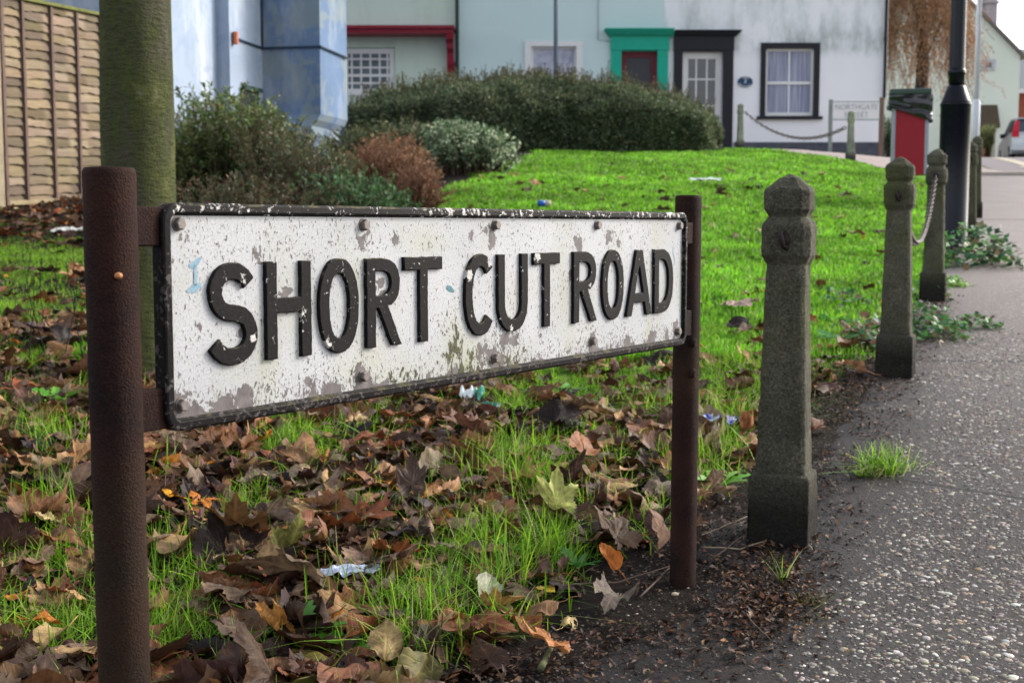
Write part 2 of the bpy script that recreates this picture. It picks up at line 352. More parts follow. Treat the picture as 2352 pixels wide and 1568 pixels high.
# ================================================================= THE SIGN
SX0, SY0, SZ0, SYAW, SL, SH = -0.34911, 1.27400, 0.02322+ZC, 0.979743, 1.16741, 0.23
def paint_mat():
    m, nt, bs = newmat('flaking_white_paint')
    tc = nt.nodes.new('ShaderNodeTexCoord'); o = tc.outputs['Object']
    sx = nt.nodes.new('ShaderNodeSeparateXYZ'); nt.links.new(o, sx.inputs[0]); X, Z = sx.outputs[0], sx.outputs[2]
    nA = noise(nt, 210, 6, .64, o, .6, stretch=(1.25, 1, .7)); nB = noise(nt, 38, 8, .62, o, .5); nC = noise(nt, 5, 3, .5, o)
    nD = noise(nt, 420, 3, .6, o); nE = noise(nt, 14, 3, .5, o)
    def spot(cx, cz, r, s=1.0, ax=1.0):
        dx = math_(nt, 'MULTIPLY', math_(nt, 'SUBTRACT', X, cx), ax); dz = math_(nt, 'SUBTRACT', Z, cz)
        d = math_(nt, 'SQRT', math_(nt, 'ADD', math_(nt, 'MULTIPLY', dx, dx), math_(nt, 'MULTIPLY', dz, dz)))
        return math_(nt, 'MULTIPLY', math_(nt, 'SUBTRACT', 1.0, math_(nt, 'DIVIDE', d, r), True), s)
    tot = None
    for c in [(.023, .026, .034), (.305, .030, .026), (.583, .030, .030), (.849, .032, .022), (1.135, .030, .022), (.60, .046, .034), (.56, .04, .03),
              (.635, .052, .028), (.115, .092, .020), (.085, .16, .012), (.175, .130, .022), (.345, .125, .02), (.34, .135, .015), (.029, .198, .016), (.135, .175, .016), (.215, .17, .014),
              (.805, .18, .028), (.90, .19, .028), (.93, .178, .016), (.784, .13, .014), (.31, .19, .02), (.58, .19, .024), (.56, .2, .016), (.05, .105, .011),
              (.08, .02, .02), (.11, .024, .018), (.21, .03, .016), (.25, .022, .02), (1.05, .022, .02), (1.1, .026, .018), (.96, .022, .014), (.70, .05, .014), (.53, .19, .014), (.835, .115, .018), (.37, .19, .015)]:
        s = spot(*c); tot = s if tot is None else math_(nt, 'MAXIMUM', tot, s)
    low = N(nt, 'MapRange', i_From_Min=.044, i_From_Max=.012, i_To_Max=1.0); nt.links.new(Z, low.inputs[0])
    lowv = math_(nt, 'MULTIPLY', math_(nt, 'MULTIPLY', low.outputs[0], low.outputs[0]), .19)
    big = math_(nt, 'GREATER_THAN', math_(nt, 'ADD', math_(nt, 'ADD', nB, math_(nt, 'MULTIPLY', tot, .30)), lowv), .69)
    fine = math_(nt, 'GREATER_THAN', math_(nt, 'ADD', math_(nt, 'ADD', nA, math_(nt, 'MULTIPLY', nE, .16)), math_(nt, 'MULTIPLY', math_(nt, 'ADD', tot, low.outputs[0]), .08)), .688)
    chip = math_(nt, 'MAXIMUM', big, fine)
    white = ramp(nt, nC, [(.3, (.37, .375, .39)), (.6, (.46, .465, .48)), (.8, (.43, .415, .38))])
    white = mix(nt, ramp(nt, nD, [(.36, .6), (.54, 0.0)]), white, (.26, .26, .28))
    under = ramp(nt, noise(nt, 60, 4, .6, o), [(.3, (.075, .062, .062)), (.7, (.16, .14, .14))])
    mossn = noise(nt, 90, 6, .7, o, .4, stretch=(1, 1, .45))
    mz = math_(nt, 'MAXIMUM', math_(nt, 'MAXIMUM', spot(.49, .045, .075, .9, 1.6), spot(.52, .02, .06, .8, .5)), math_(nt, 'MAXIMUM', spot(.38, .02, .04, .6, .35), spot(.44, .185, .03, .5, .5)))
    mz = math_(nt, 'MAXIMUM', mz, math_(nt, 'MAXIMUM', spot(.30, .035, .03, .5, .4), spot(.62, .02, .04, .7, .4)))
    moss = math_(nt, 'GREATER_THAN', math_(nt, 'ADD', mossn, math_(nt, 'MULTIPLY', mz, .27)), .69)
    wash = math_(nt, 'ADD', math_(nt, 'MULTIPLY', math_(nt, 'MULTIPLY', mz, nB), .9), ramp(nt, noise(nt, 11, 6, .65, o, stretch=(1, 1, .4)), [(.50, 0.0), (.72, .38)]))
    col = mix(nt, wash, white, (.30, .31, .14)); col = mix(nt, chip, col, under)
    col = mix(nt, moss, col, ramp(nt, nA, [(.4, (.014, .015, .009)), (.62, (.09, .085, .015))]))
    nt.links.new(col, bs.inputs['Base Color']); bs.inputs['Roughness'].default_value = .55; bs.inputs['Specular IOR Level'].default_value = .35
    h = math_(nt, 'ADD', math_(nt, 'MULTIPLY', chip, -1.0), math_(nt, 'MULTIPLY', nA, .5)); h = math_(nt, 'ADD', h, math_(nt, 'MULTIPLY', moss, 1.0))
    bump(nt, bs, h, .8, .0012)
    return m
def black_mat(name, whitey, top=False):
    m, nt, bs = newmat(name)
    tc = nt.nodes.new('ShaderNodeTexCoord'); o = tc.outputs['Object']
    n1 = noise(nt, 110, 9, .72, o, .6); n2 = noise(nt, 220, 5, .6, o); n3 = noise(nt, 7, 3, .5, o)
    sx = nt.nodes.new('ShaderNodeSeparateXYZ'); nt.links.new(o, sx.inputs[0])
    base = ramp(nt, n2, [(.3, (.005, .0045, .005)), (.7, (.012, .010, .010))])
    t = math_(nt, 'ADD', n1, math_(nt, 'MULTIPLY', n3, whitey))
    grey = math_(nt, 'GREATER_THAN', t, (.555 if top else .66)+whitey*.5)
    col = mix(nt, grey, base, ramp(nt, n2, [(.3, (.045, .038, .036)), (.7, (.11, .095, .09))]))
    tt = t
    if top:
        zr = N(nt, 'MapRange', i_From_Min=.19, i_From_Max=.228, i_To_Min=0.0, i_To_Max=.135); nt.links.new(sx.outputs[2], zr.inputs[0]); tt = math_(nt, 'ADD', t, zr.outputs[0])
    if not top:
        for cx, cz, rd, sg_ in ((.199, .108, .012, .16), (.517, .142, .011, .22), (.566, .158, .008, .22), (.684, .163, .012, .15), (.238, .073, .010, .16), (.122, .087, .008, .16), (.110, .150, .010, .12), (.372, .163, .008, .14), (.640, .150, .012, .10), (.835, .118, .007, .16), (.618, .066, .006, .12)):
            dx = math_(nt, 'SUBTRACT', sx.outputs[0], cx); dz = math_(nt, 'SUBTRACT', sx.outputs[2], cz); dd = math_(nt, 'SQRT', math_(nt, 'ADD', math_(nt, 'MULTIPLY', dx, dx), math_(nt, 'MULTIPLY', dz, dz)))
            tt = math_(nt, 'ADD', tt, math_(nt, 'MULTIPLY', math_(nt, 'SUBTRACT', 1.0, math_(nt, 'DIVIDE', dd, rd), True), sg_*1.6))
    wh = math_(nt, 'GREATER_THAN', math_(nt, 'ADD', tt, math_(nt, 'MULTIPLY', n2, .1)), (.735 if top else .695)+whitey*.5)
    col = mix(nt, wh, col, ramp(nt, n2, [(.3, (.38, .36, .34)), (.7, (.60, .58, .55))]))
    ge = nt.nodes.new('ShaderNodeNewGeometry'); gz_ = nt.nodes.new('ShaderNodeSeparateXYZ'); nt.links.new(ge.outputs['Normal'], gz_.inputs[0])
    ledge = math_(nt, 'MULTIPLY', math_(nt, 'GREATER_THAN', gz_.outputs[2], .35), ramp(nt, noise(nt, 45, 5, .6, o, off=(2, 0, 1)), [(.50, 0.0), (.60, 1.0)]))      # moss settles on the upward ledges
    col = mix(nt, ledge, col, ramp(nt, n2, [(.40, (.030, .028, .018)), (.72, (.13, .11, .035))]))
    nt.links.new(col, bs.inputs['Base Color']); bs.inputs['Roughness'].default_value = .6; bs.inputs['Specular IOR Level'].default_value = .10
    bump(nt, bs, math_(nt, 'ADD', math_(nt, 'MULTIPLY', grey, -.7), n2), .5, .001)
    return m
def rust_mat():
    m, nt, bs = newmat('rusted_steel')
    tc = nt.nodes.new('ShaderNodeTexCoord'); o = tc.outputs['Object']
    n1 = noise(nt, 430, 4, .6, o); n2 = noise(nt, 9, 5, .6, o); n3 = noise(nt, 3, 3, .5, o)
    sx = nt.nodes.new('ShaderNodeSeparateXYZ'); nt.links.new(o, sx.inputs[0])
    c = ramp(nt, n1, [(.28, (.005, .003, .004)), (.5, (.012, .006, .006)), (.66, (.030, .013, .009)), (.8, (.09, .042, .025))])
    c = mix(nt, ramp(nt, n2, [(.4, 0.0), (.7, .6)]), c, mix(nt, n1, (.024, .009, .007), (.075, .026, .014)))
    c = mix(nt, ramp(nt, n3, [(.5, 0.0), (.75, .4)]), c, mix(nt, n1, (.012, .014, .008), (.045, .045, .022)))
    nt.links.new(c, bs.inputs['Base Color']); bs.inputs['Roughness'].default_value = .7; bs.inputs['Specular IOR Level'].default_value = .10
    bump(nt, bs, n1, .9, .0025)
    return m
m_paint = paint_mat(); m_rust = rust_mat(); m_frame = black_mat('worn_black_frame_paint', .30, True); m_letter = black_mat('chipped_black_letter_paint', .06)
m_bolt = simple('dull_bolt_steel', (.22, .19, .175), .5, .4, 300, 500, .3, .001, metal=.35)
sign = thing('street_name_sign', 'weathered white street name sign reading SHORT CUT ROAD between two rusty round posts', 'street sign', (SX0, SY0, SZ0-SH), rotz=SYAW)
def rr(x0, x1, z0, z1, r, n=8):
    pts = []
    for cx, cz, a0 in ((x1-r, z1-r, 0), (x0+r, z1-r, 90), (x0+r, z0+r, 180), (x1-r, z0+r, 270)):
        for k in range(n+1):
            a = R(a0+90*k/n); pts.append((cx+r*math.cos(a), cz+r*math.sin(a)))
    return pts
def ring(prof, m, name, parent):
    V = []; Fc = []; n = 36
    for ins, y in prof: V += [(x, y, z) for x, z in rr(ins, SL-ins, ins, SH-ins, max(.020-ins, .0025))]
    for i in range(len(prof)-1):
        for k in range(n): Fc.append((i*n+k, i*n+(k+1) % n, (i+1)*n+(k+1) % n, (i+1)*n+k))
    return link(name, mesh_from(name, V, [tuple(reversed(f)) for f in Fc], False), m, parent, True)
# rim: returns to the back, rounded lip, small step, then the recessed panel
ring([(.0, .010), (.0, -.0035), (.0010, -.0050), (.0028, -.0060), (.0088, -.0064), (.0102, -.0056), (.0107, -.0020), (.0122, -.0014), (.0134, .0012)], m_frame, 'frame', sign)
pb = MB(); pts = rr(.002, SL-.002, .002, SH-.002, .018)
V = [(x, 0, z) for x, z in pts]+[(x, .008, z) for x, z in pts]; n = len(pts)
pb.add(V, [tuple(range(n-1, -1, -1)), tuple(range(n, 2*n))]+[(i, (i+1) % n, n+(i+1) % n, n+i) for i in range(n)])
pb.build('panel', m_paint, sign, local=True)
# letters, cut as outlines in the plane of the plate
LW, LT, LB, LTOP = 0, .0166, .0615, .1680
def ell(cx, cz, rx, rz, n=56, p=2.25, a0=0, a1=360):
    out = []
    for k in range(n+(0 if a1-a0 == 360 else 1)):
        a = R(a0+(a1-a0)*k/n); c, s = math.cos(a), math.sin(a)
        out.append((cx+rx*math.copysign(abs(c)**(2/p), c), cz+rz*math.copysign(abs(s)**(2/p), s)))
    return out
def letter(ch, w_):
    h = LTOP-LB; t = LT; tv = LT*1.0
    if ch == 'H': m0 = h*.475; return [[(0, 0), (t, 0), (t, m0), (w_-t, m0), (w_-t, 0), (w_, 0), (w_, h), (w_-t, h), (w_-t, m0+t*.95), (t, m0+t*.95), (t, h), (0, h)]]
    if ch == 'T': a = (w_-t)/2; return [[(a, 0), (a+t, 0), (a+t, h-t*.95), (w_, h-t*.95), (w_, h), (0, h), (0, h-t*.95), (a, h-t*.95)]]
    if ch == 'O': return [ell(w_/2, h/2, w_/2, h/2+.0015), ell(w_/2, h/2, w_/2-t, h/2-t+.001)]
    if ch == 'U':
        r = w_/2; o1 = [(0, h)]+ell(r, r+.004, r, r+.005, 28, 2.2, 180, 360)+[(w_, h), (w_-t, h)]; i1 = list(reversed(ell(r, r+.004, r-t, r-t+.005, 24, 2.2, 180, 360)))+[(t, h)]; return [o1+i1]
    if ch == 'D':
        o1 = [(0, 0)]+ell(w_*.38, h/2, w_*.62, h/2, 30, 2.3, -90, 90)+[(0, h)]; i1 = [(t, t)]+ell(w_*.38, h/2, w_*.62-t, h/2-t, 26, 2.3, -90, 90)+[(t, h-t)]; return [o1, i1]
    if ch == 'A':
        q = t*.62; s = (w_/2-q)/h; zb = h*.20
        o1 = [(0, 0), (t*1.06, 0), (t*1.06+zb*s, zb), (w_-t*1.06-zb*s, zb), (w_-t*1.06, 0), (w_, 0), (w_/2+q, h), (w_/2-q, h)]
        z1 = zb+t*.9; zt = h*.76; return [o1, [(t*1.06+z1*s, z1), (w_-t*1.06-z1*s, z1), (w_/2+.0008, zt), (w_/2-.0008, zt)]]
    if ch == 'R':
        bh = h*.56; zc = h-bh/2; rw = w_*.96
        o1 = [(0, 0), (t, 0), (t, h-bh), (t+.006, h-bh), (w_-t*1.05, 0), (w_, 0)]+[(w_*.60, h-bh+.003)]+ell(rw*.45, zc, rw*.55, bh/2, 22, 2.3, -62, 90)+[(0, h)]
        i1 = [(t, h-bh+t*.9)]+ell(rw*.45, zc, rw*.55-t, bh/2-t*.9, 20, 2.3, -90, 90)+[(t, h-t*.9)]; return [o1, i1]
    def thick(path, t):
        Lf, Rt = [], []
        for i, p in enumerate(path):
            a = Vector(path[max(i-1, 0)]); b = Vector(path[min(i+1, len(path)-1)]); d = (b-a).normalized(); n_ = Vector((-d.y, d.x))*t/2
            Lf.append(tuple(Vector(p)+n_)); Rt.append(tuple(Vector(p)-n_))
        return [Lf+list(reversed(Rt))]
    if ch == 'C': return thick(ell(w_/2+.002, h/2, w_/2+.001-t/2, h/2+.0015-t/2, 60, 2.2, 42, 318), t)
    if ch == 'S':
        ru = (h-t)*.235+.002; rl = (h-t)*.265; zu = h-t/2-ru+.001; zl = t/2+rl-.001
        up = ell(w_*.50, zu, w_*.50-t/2-.002, ru, 40, 2.1, 22, 262); lo = ell(w_*.49, zl, w_*.51-t/2, rl, 44, 2.1, 82, -158)
        path = [Vector(p) for p in up+lo]
        for _ in range(14): path = [path[0]]+[(path[i-1]+path[i]*2+path[i+1])/4 for i in range(1, len(path)-1)]+[path[-1]]
        return thick([tuple(p) for p in path], t*1.05)
def cut(ch, a0, w_):
    loops = letter(ch, w_)
    cu = bpy.data.curves.new('letter', 'CURVE'); cu.dimensions = '2D'; cu.fill_mode = 'BOTH'; cu.extrude = .0022; cu.bevel_depth = .0011; cu.bevel_resolution = 1
    cu.offset = -.0008
    for lp in loops:
        # add points on long edges so the worn outline can waver
        q = []
        for i in range(len(lp)):
            a = Vector(lp[i]); b = Vector(lp[(i+1) % len(lp)]); n_ = max(1, int((b-a).length/.006))
            q += [a+(b-a)*k/n_ for k in range(n_)]
        s = cu.splines.new('POLY'); s.points.add(len(q)-1); s.use_cyclic_u = True
        for k, p in enumerate(q):
            e = .0007; s.points[k].co = (p.x+random.uniform(-e, e)*.6, p.y+random.uniform(-e, e)*.6, 0, 1)
    oc = bpy.data.objects.new('tmp', cu); C.objects.link(oc)
    dg = bpy.context.evaluated_depsgraph_get(); me = bpy.data.meshes.new_from_object(oc.evaluated_get(dg))
    bpy.data.objects.remove(oc)
    me.transform(Matrix.Translation((a0, -.0015, LB)) @ Matrix.Rotation(math.pi/2, 4, 'X'))
    me.name = 'letter'; me.materials.clear(); link('letter', me, m_letter, sign, True)
for ch, a0, w_ in (('S', .0585, .0705), ('H', .1425, .0710), ('O', .2270, .0680), ('R', .3095, .0655), ('T', .3815, .0775), ('C', .5085, .0690), ('U', .5860, .0745),
                   ('T', .6760, .0705), ('R', .7860, .0695), ('O', .8720, .0685), ('A', .9500, .0865), ('D', 1.0460, .0690)):
    cut(ch, a0, w_)
for a, b in ((.024, .209), (.309, .208), (.584, .208), (.860, .208), (1.141, .207), (.023, .026), (.305, .028), (.583, .026), (.849, .030), (1.140, .025)):
    bb = MB(); r0 = random.uniform(0, 1)
    def rg(r, y, n=6, rot=0): return [(a+r*math.cos(2*math.pi*k/n+rot), y, b+r*math.sin(2*math.pi*k/n+rot)) for k in range(n)]
    V = rg(.0078, .0, 16)+rg(.0078, -.0012, 16); bb.add(V, [tuple((k, (k+1) % 16, 16+(k+1) % 16, 16+k)) for k in range(16)]+[tuple(range(16, 32))])
    V = rg(.0066, -.001, 6, r0)+rg(.0066, -.0062, 6, r0)+rg(.0054, -.0072, 6, r0)
    bb.add(V, [(k, (k+1) % 6, 6+(k+1) % 6, 6+k) for k in range(6)]+[(6+k, 6+(k+1) % 6, 12+(k+1) % 6, 12+k) for k in range(6)]+[tuple(range(12, 18))])
    bb.build('bolt', m_bolt, sign, local=True)
m_post = m_rust
def post(ax, ay, r, zb, zt, lean):
    b = MB(); prof = []
    for k in range(25): prof.append((r*(1+.012*math.sin(k*2.1)), zb+(zt-zb-.006)*k/24))
    prof += [(r*.985, zt-.003), (r*.93, zt), (r*.5, zt+.0008)]
    b.lathe(prof, 40, (ax, ay)); b.V = [Vector((v.x+lean[0]*(v.z-zt), v.y+lean[1]*(v.z-zt), v.z)) for v in b.V]
    o = b.build('post', m_post, sign, True, True); return o
post(-.0535, .006, .0250, -.62, .262, (-.004, 0)); post(1.232, .026, .0238, -.62, .2610, (.007, 0))
for z0, z1 in ((.187, .226), (.004, .046)):
    b = MB(); b.box(-.045, .012, -.0005, .0095, z0, z1); b.build('bracket', m_rust, sign, local=True, bevel=.002)
for z0, z1 in ((.175, .213), (.012, .058)):
    b = MB(); b.box(1.140, 1.222, .0085, .0180, z0, z1); b.build('bracket', m_rust, sign, local=True, bevel=.002)
for z in (.0, -.055):
    b = MB(); b.lathe([(.008, 0), (.0085, .004), (.006, .008)], 10); M = Matrix.Translation((1.216, .0075, z)) @ Matrix.Rotation(R(100), 4, 'X'); b.V = [M @ v for v in b.V]
    b.build('bolt', m_rust, sign, local=True)
# felt pen marks left on the plate
m_pen = simple('faded_teal_pen', (.13, .27, .36), .6, .5, 300, col2=(.27, .36, .43)); m_pen2 = simple('dark_teal_pen', (.10, .22, .27), .6, .4, 300)
def stroke(pts, wd, m):
    b = MB()
    for i in range(len(pts)-1):
        a, c = Vector(pts[i]), Vector(pts[i+1]); d = (c-a).normalized(); n_ = Vector((-d.y, d.x))
        w0, w1 = (wd[i]/2, wd[i+1]/2) if isinstance(wd, list) else (wd/2, wd/2); y = -.0005-.00004*i
        q = [a-n_*w0, c-n_*w1, c+n_*w1, a+n_*w0]
        b.add([(p.x, y, p.y) for p in q], [(0, 1, 2, 3)])
    b.build('pen_mark', m, sign, local=True)
stroke([(.038, .166), (.046, .1685), (.054, .1745)], [.004, .007, .003], m_pen)
stroke([(.0460, .168), (.0463, .157), (.0455, .146)], .0042, m_pen)
stroke([(.034, .1405), (.044, .1435), (.053, .1470)], [.002, .009, .005], m_pen)
stroke([(.474, .128), (.481, .1255), (.490, .1215)], [.005, .008, .003], m_pen2)
stroke([(1.128, .170), (1.122, .169), (1.121, .160), (1.128, .152), (1.127, .142), (1.118, .140)], .0016, m_pen)

# ================================================================= BOLLARDS
def conc_mat(name, a, b, green=.5):
    m, nt, bs = newmat(name)
    tc = nt.nodes.new('ShaderNodeTexCoord'); o = tc.outputs['Object']
    sx = nt.nodes.new('ShaderNodeSeparateXYZ'); nt.links.new(o, sx.inputs[0])
    va = nt.nodes.new('ShaderNodeVectorMath'); va.operation = 'MULTIPLY_ADD'; va.inputs[1].default_value = (3.1, 2.3, 1.7); nt.links.new(nt.nodes.new('ShaderNodeObjectInfo').outputs['Location'], va.inputs[0]); nt.links.new(o, va.inputs[2]); o = va.outputs[0]
    n1 = noise(nt, 190, 4, .7, o); n2 = noise(nt, 7, 6, .65, o); n3 = noise(nt, 5, 4, .6, o, off=(3, 1, 2))
    c = ramp(nt, n1, [(.32, a), (.6, b), (.70, tuple(x*1.7 for x in b)), (.78, tuple(min(.6, x*4) for x in b))])
    c = mix(nt, ramp(nt, n2, [(.35, .75), (.65, 0.0)]), c, mix(nt, 1.0, c, (.30, .30, .32), 'MULTIPLY'))
    c = mix(nt, ramp(nt, n3, [(.48, 0.0), (.68, green)]), c, mix(nt, n1, (.035, .042, .012), (.10, .11, .035)))
    wet = math_(nt, 'MULTIPLY', math_(nt, 'SUBTRACT', math_(nt, 'ADD', .135, math_(nt, 'MULTIPLY', n2, .10)), sx.outputs[2]), 9.0, True)
    c = mix(nt, wet, c, mix(nt, 1.0, c, (.22, .21, .24), 'MULTIPLY'))      # damp splash-back stain at the foot
    nt.links.new(c, bs.inputs['Base Color']); bs.inputs['Roughness'].default_value = .85
    bump(nt, bs, n1, .9, .006); return m
m_conc = conc_mat('dark_lichened_concrete', (.044, .042, .030), (.138, .129, .092), .7); m_conc2 = conc_mat('pale_green_concrete', (.22, .24, .18), (.40, .42, .33), .3)
m_iron = simple('old_iron', (.045, .032, .030), .65, .5, 60, 200, .5, .002, metal=.3)
m_slab = simple('damp_concrete_footing', (.035, .028, .025), .85, .6, 12, 160, .9, .006, spec=.2)
def sq_ring(hw, ch, z): return [(hw-ch, -hw, z), (hw, -hw+ch, z), (hw, hw-ch, z), (hw-ch, hw, z), (-hw+ch, hw, z), (-hw, hw-ch, z), (-hw, -hw+ch, z), (-hw+ch, -hw, z)]
LROT = -math.atan(_LK)
def bollard(x, y, label, m, rot=LROT, s=1.0, footing=True, hook=-1, top=None):
    z = gz(x, y)-.004
    t = thing('bollard', label, 'bollard', (x, y, z), 'concrete chain bollards around the green', rot)
    b = MB(); V = []; Fc = []
    prof = [(.0618, .004, -.08), (.0612, .004, .0), (.0600, .004, .138), (.0575, .004, .146), (.0500, .007, .1485), (.0480, .008, .19), (.0405, .009, .50), (.0385, .010, .562), (.0400, .012, .566), (.0485, .013, .582),
            (.0490, .014, .590), (.0490, .014, .638), (.0470, .014, .646), (.0375, .012, .657), (.0370, .012, .660), (.0445, .014, .672), (.0455, .016, .680), (.0455, .016, .706), (.0435, .014, .712), (.018, .006, .734), (.002, .0008, .742)]
    for hw, ch, zz in prof: V += sq_ring(hw*s, ch, zz*s)
    for i in range(len(prof)-1):
        for k in range(8): Fc.append((i*8+k, i*8+(k+1) % 8, (i+1)*8+(k+1) % 8, (i+1)*8+k))
    Fc.append(tuple((len(prof)-1)*8+k for k in range(8)))
    b.add(V, Fc); sh = b.build('shaft', m, t, local=True, bevel=.0035)
    sb = sh.modifiers.new('grain', 'SUBSURF'); sb.subdivision_type = 'SIMPLE'; sb.levels = sb.render_levels = 5 if y < 8 else 2
    tx = bpy.data.textures.get('worn_concrete') or bpy.data.textures.new('worn_concrete', 'CLOUDS'); tx.noise_scale = .035; tx.noise_depth = 3
    ds = sh.modifiers.new('wear', 'DISPLACE'); ds.texture = tx; ds.strength = .0060; ds.mid_level = .5; ds.texture_coords = 'GLOBAL'
    if footing:
        q = [(-.15, -.20), (.03, -.23), (.16, -.17), (.175, .10), (.10, .21), (-.08, .19), (-.17, .06)]
        f = MB(); f.prism([(a*.95+random.uniform(-.015, .015), c*.95+random.uniform(-.015, .015)) for a, c in q], -.06, .0085); f.V = [Vector((v.x, v.y, v.z+.07*(v.y*math.cos(rot)+v.x*math.sin(rot)))) for v in f.V]; f.build('footing', m_slab, t, local=True, bevel=.003)
    t.rotation_euler = (R(random.uniform(-.35, .35)), R(random.uniform(-.35, .35)), rot+R(random.uniform(-2, 2)))
    if hook:
        h = MB(); yq = hook*.049*s; zc = .612*s
        h.tube([(-.004, yq, zc+.016), (-.004, yq+hook*.012, zc+.018), (-.003, yq+hook*.018, zc+.004), (.000, yq+hook*.014, zc-.012), (.004, yq, zc-.016)], .0048, 8)
        h.lathe([(.013, 0), (.012, .004)], 10); n0 = len(h.V)-20
        M = Matrix.Translation((0, yq-hook*.0008, zc)) @ Matrix.Rotation(-hook*math.pi/2, 4, 'X')
        h.V[n0:] = [M @ v for v in h.V[n0:]]
        h.build('hook', m_iron, t, True, True)
    return t, z
BP = []
for i, (x, y) in enumerate([(.548, 2.56), (1.300, 4.33), (2.055, 6.27)]):
    BP.append(bollard(x, y, ['nearest dark concrete bollard with iron hook, beside the right sign post', 'second dark concrete bollard with green algae, near end of its hanging chain', 'third grey concrete bollard in front of the black lamp post, chain at its head'][i], m_conc))
bollard(3.44, 9.7, 'concrete bollard close behind the foot of the black lamp post', m_conc, footing=False)
bollard(4.20, 11.7, 'farther concrete bollard behind the lamp post by the grey pavement', m_conc, footing=False)
pA = P(1700, 340, 20.8); pB = P(1953, 378, 19.1)
bollard(pA.x, pA.y, 'pale green bollard at the end of the hedge before the white house', m_conc2, rot=.1, footing=False, hook=None)
bollard(pB.x, pB.y, 'pale green bollard before the far street sign at the lawn edge', m_conc2, rot=.1, footing=False, hook=None)
def chain(p0, p1, sag, label, step=.026, r=.0032, n=None, ll=.020, lw=.0105):
    L_ = (Vector(p1)-Vector(p0)).length*1.08; n = int(L_/step); b = MB(); M6 = 6
    pts = [Vector(p0).lerp(Vector(p1), k/n)-Vector((0, 0, sag*4*(k/n)*(1-k/n))) for k in range(n+1)]
    for k in range(n):
        c = (pts[k]+pts[k+1])/2; d = (pts[k+1]-pts[k]).normalized(); sd_ = d.cross(Vector((0, 0, 1))).normalized(); u_ = sd_.cross(d)
        q = sd_ if k % 2 else u_; q = (q+(u_ if k % 2 else sd_)*.4).normalized(); nn = d.cross(q); V = []; Fc = []; SEG = 10
        for s in range(SEG):
            a = 2*math.pi*s/SEG; cc = c+d*ll*math.cos(a)+q*lw*math.sin(a); rad = (d*math.cos(a)*lw+q*math.sin(a)*ll).normalized()
            for j in range(5):
                e = 2*math.pi*j/5; V.append(cc+rad*r*math.cos(e)+nn*r*math.sin(e))
        for s in range(SEG):
            for j in range(5): Fc.append((s*5+j, s*5+(j+1) % 5, ((s+1) % SEG)*5+(j+1) % 5, ((s+1) % SEG)*5+j))
        b.add(V, Fc)
    o = b.build('chain', m_iron2, None, True); return tag(o, label, 'chain', 'chains hanging between the bollards')
m_iron2 = simple('weathered_chain', (.16, .13, .125), .5, .5, 90, metal=.4)
dl = Vector((_LK, 1, 0)).normalized()
z2, z3 = BP[1][1]+.607, BP[2][1]+.607
chain(Vector((1.300, 4.33, z2))+dl*.055, Vector((2.055, 6.27, z3))-dl*.058, .23, 'near sagging chain joining the second and third dark bollards')
chain(P(1712, 258, 20.8), P(1942, 293, 19.1), .27, 'far sagging chain before the white wall and sash window', step=.06, r=.008, ll=.042, lw=.022)

# ================================================================= BUILDINGS
def render_mat(name, col, streak=None, var=.12, patch=None):
    m, nt, bs = newmat(name)
    tc = nt.nodes.new('ShaderNodeTexCoord'); o = tc.outputs['Object']
    n1 = noise(nt, 1.1, 5, .6, o); n2 = noise(nt, 30, 4, .6, o)
    c = ramp(nt, n1, [(.3, tuple(x*(1-var) for x in col)), (.7, col)])
    if streak:
        s1 = noise(nt, 2.4, 6, .65, o, stretch=(1, 1, .35)); c = mix(nt, ramp(nt, s1, [(.5, 0.0), (.68, streak[1])]), c, streak[0])
    if patch:
        s2 = noise(nt, 1.9, 7, .65, o, .5, off=patch[2] if len(patch) > 2 else None); c = mix(nt, ramp(nt, s2, [(.52, 0.0), (.57, patch[1])]), c, patch[0])
    nt.links.new(c, bs.inputs['Base Color']); bs.inputs['Roughness'].default_value = .9
    bump(nt, bs, n2, .25, .01); return m
def facade(name, x0, x1, z0, z1, y, holes, m, parent, depth=.22):
    """front wall in the plane y with real openings; holes = (xa, xb, za, zb)"""
    X = sorted({x0, x1, *[h[0] for h in holes], *[h[1] for h in holes]}); Z = sorted({z0, z1, *[h[2] for h in holes], *[h[3] for h in holes]})
    b = MB(); hole = lambda i, j: any(h[0] <= (X[i]+X[i+1])/2 <= h[1] and h[2] <= (Z[j]+Z[j+1])/2 <= h[3] for h in holes)
    for i in range(len(X)-1):
        for j in range(len(Z)-1):
            if hole(i, j): continue
            b.add([(X[i], y, Z[j]), (X[i+1], y, Z[j]), (X[i+1], y, Z[j+1]), (X[i], y, Z[j+1])], [(0, 1, 2, 3)])
    for xa, xb, za, zb in holes:
        b.add([(xa, y, za), (xb, y, za), (xb, y, zb), (xa, y, zb), (xa, y+depth, za), (xb, y+depth, za), (xb, y+depth, zb), (xa, y+depth, zb)], [(0, 4, 5, 1), (1, 5, 6, 2), (2, 6, 7, 3), (3, 7, 4, 0)])
    b.build(name, m, parent)
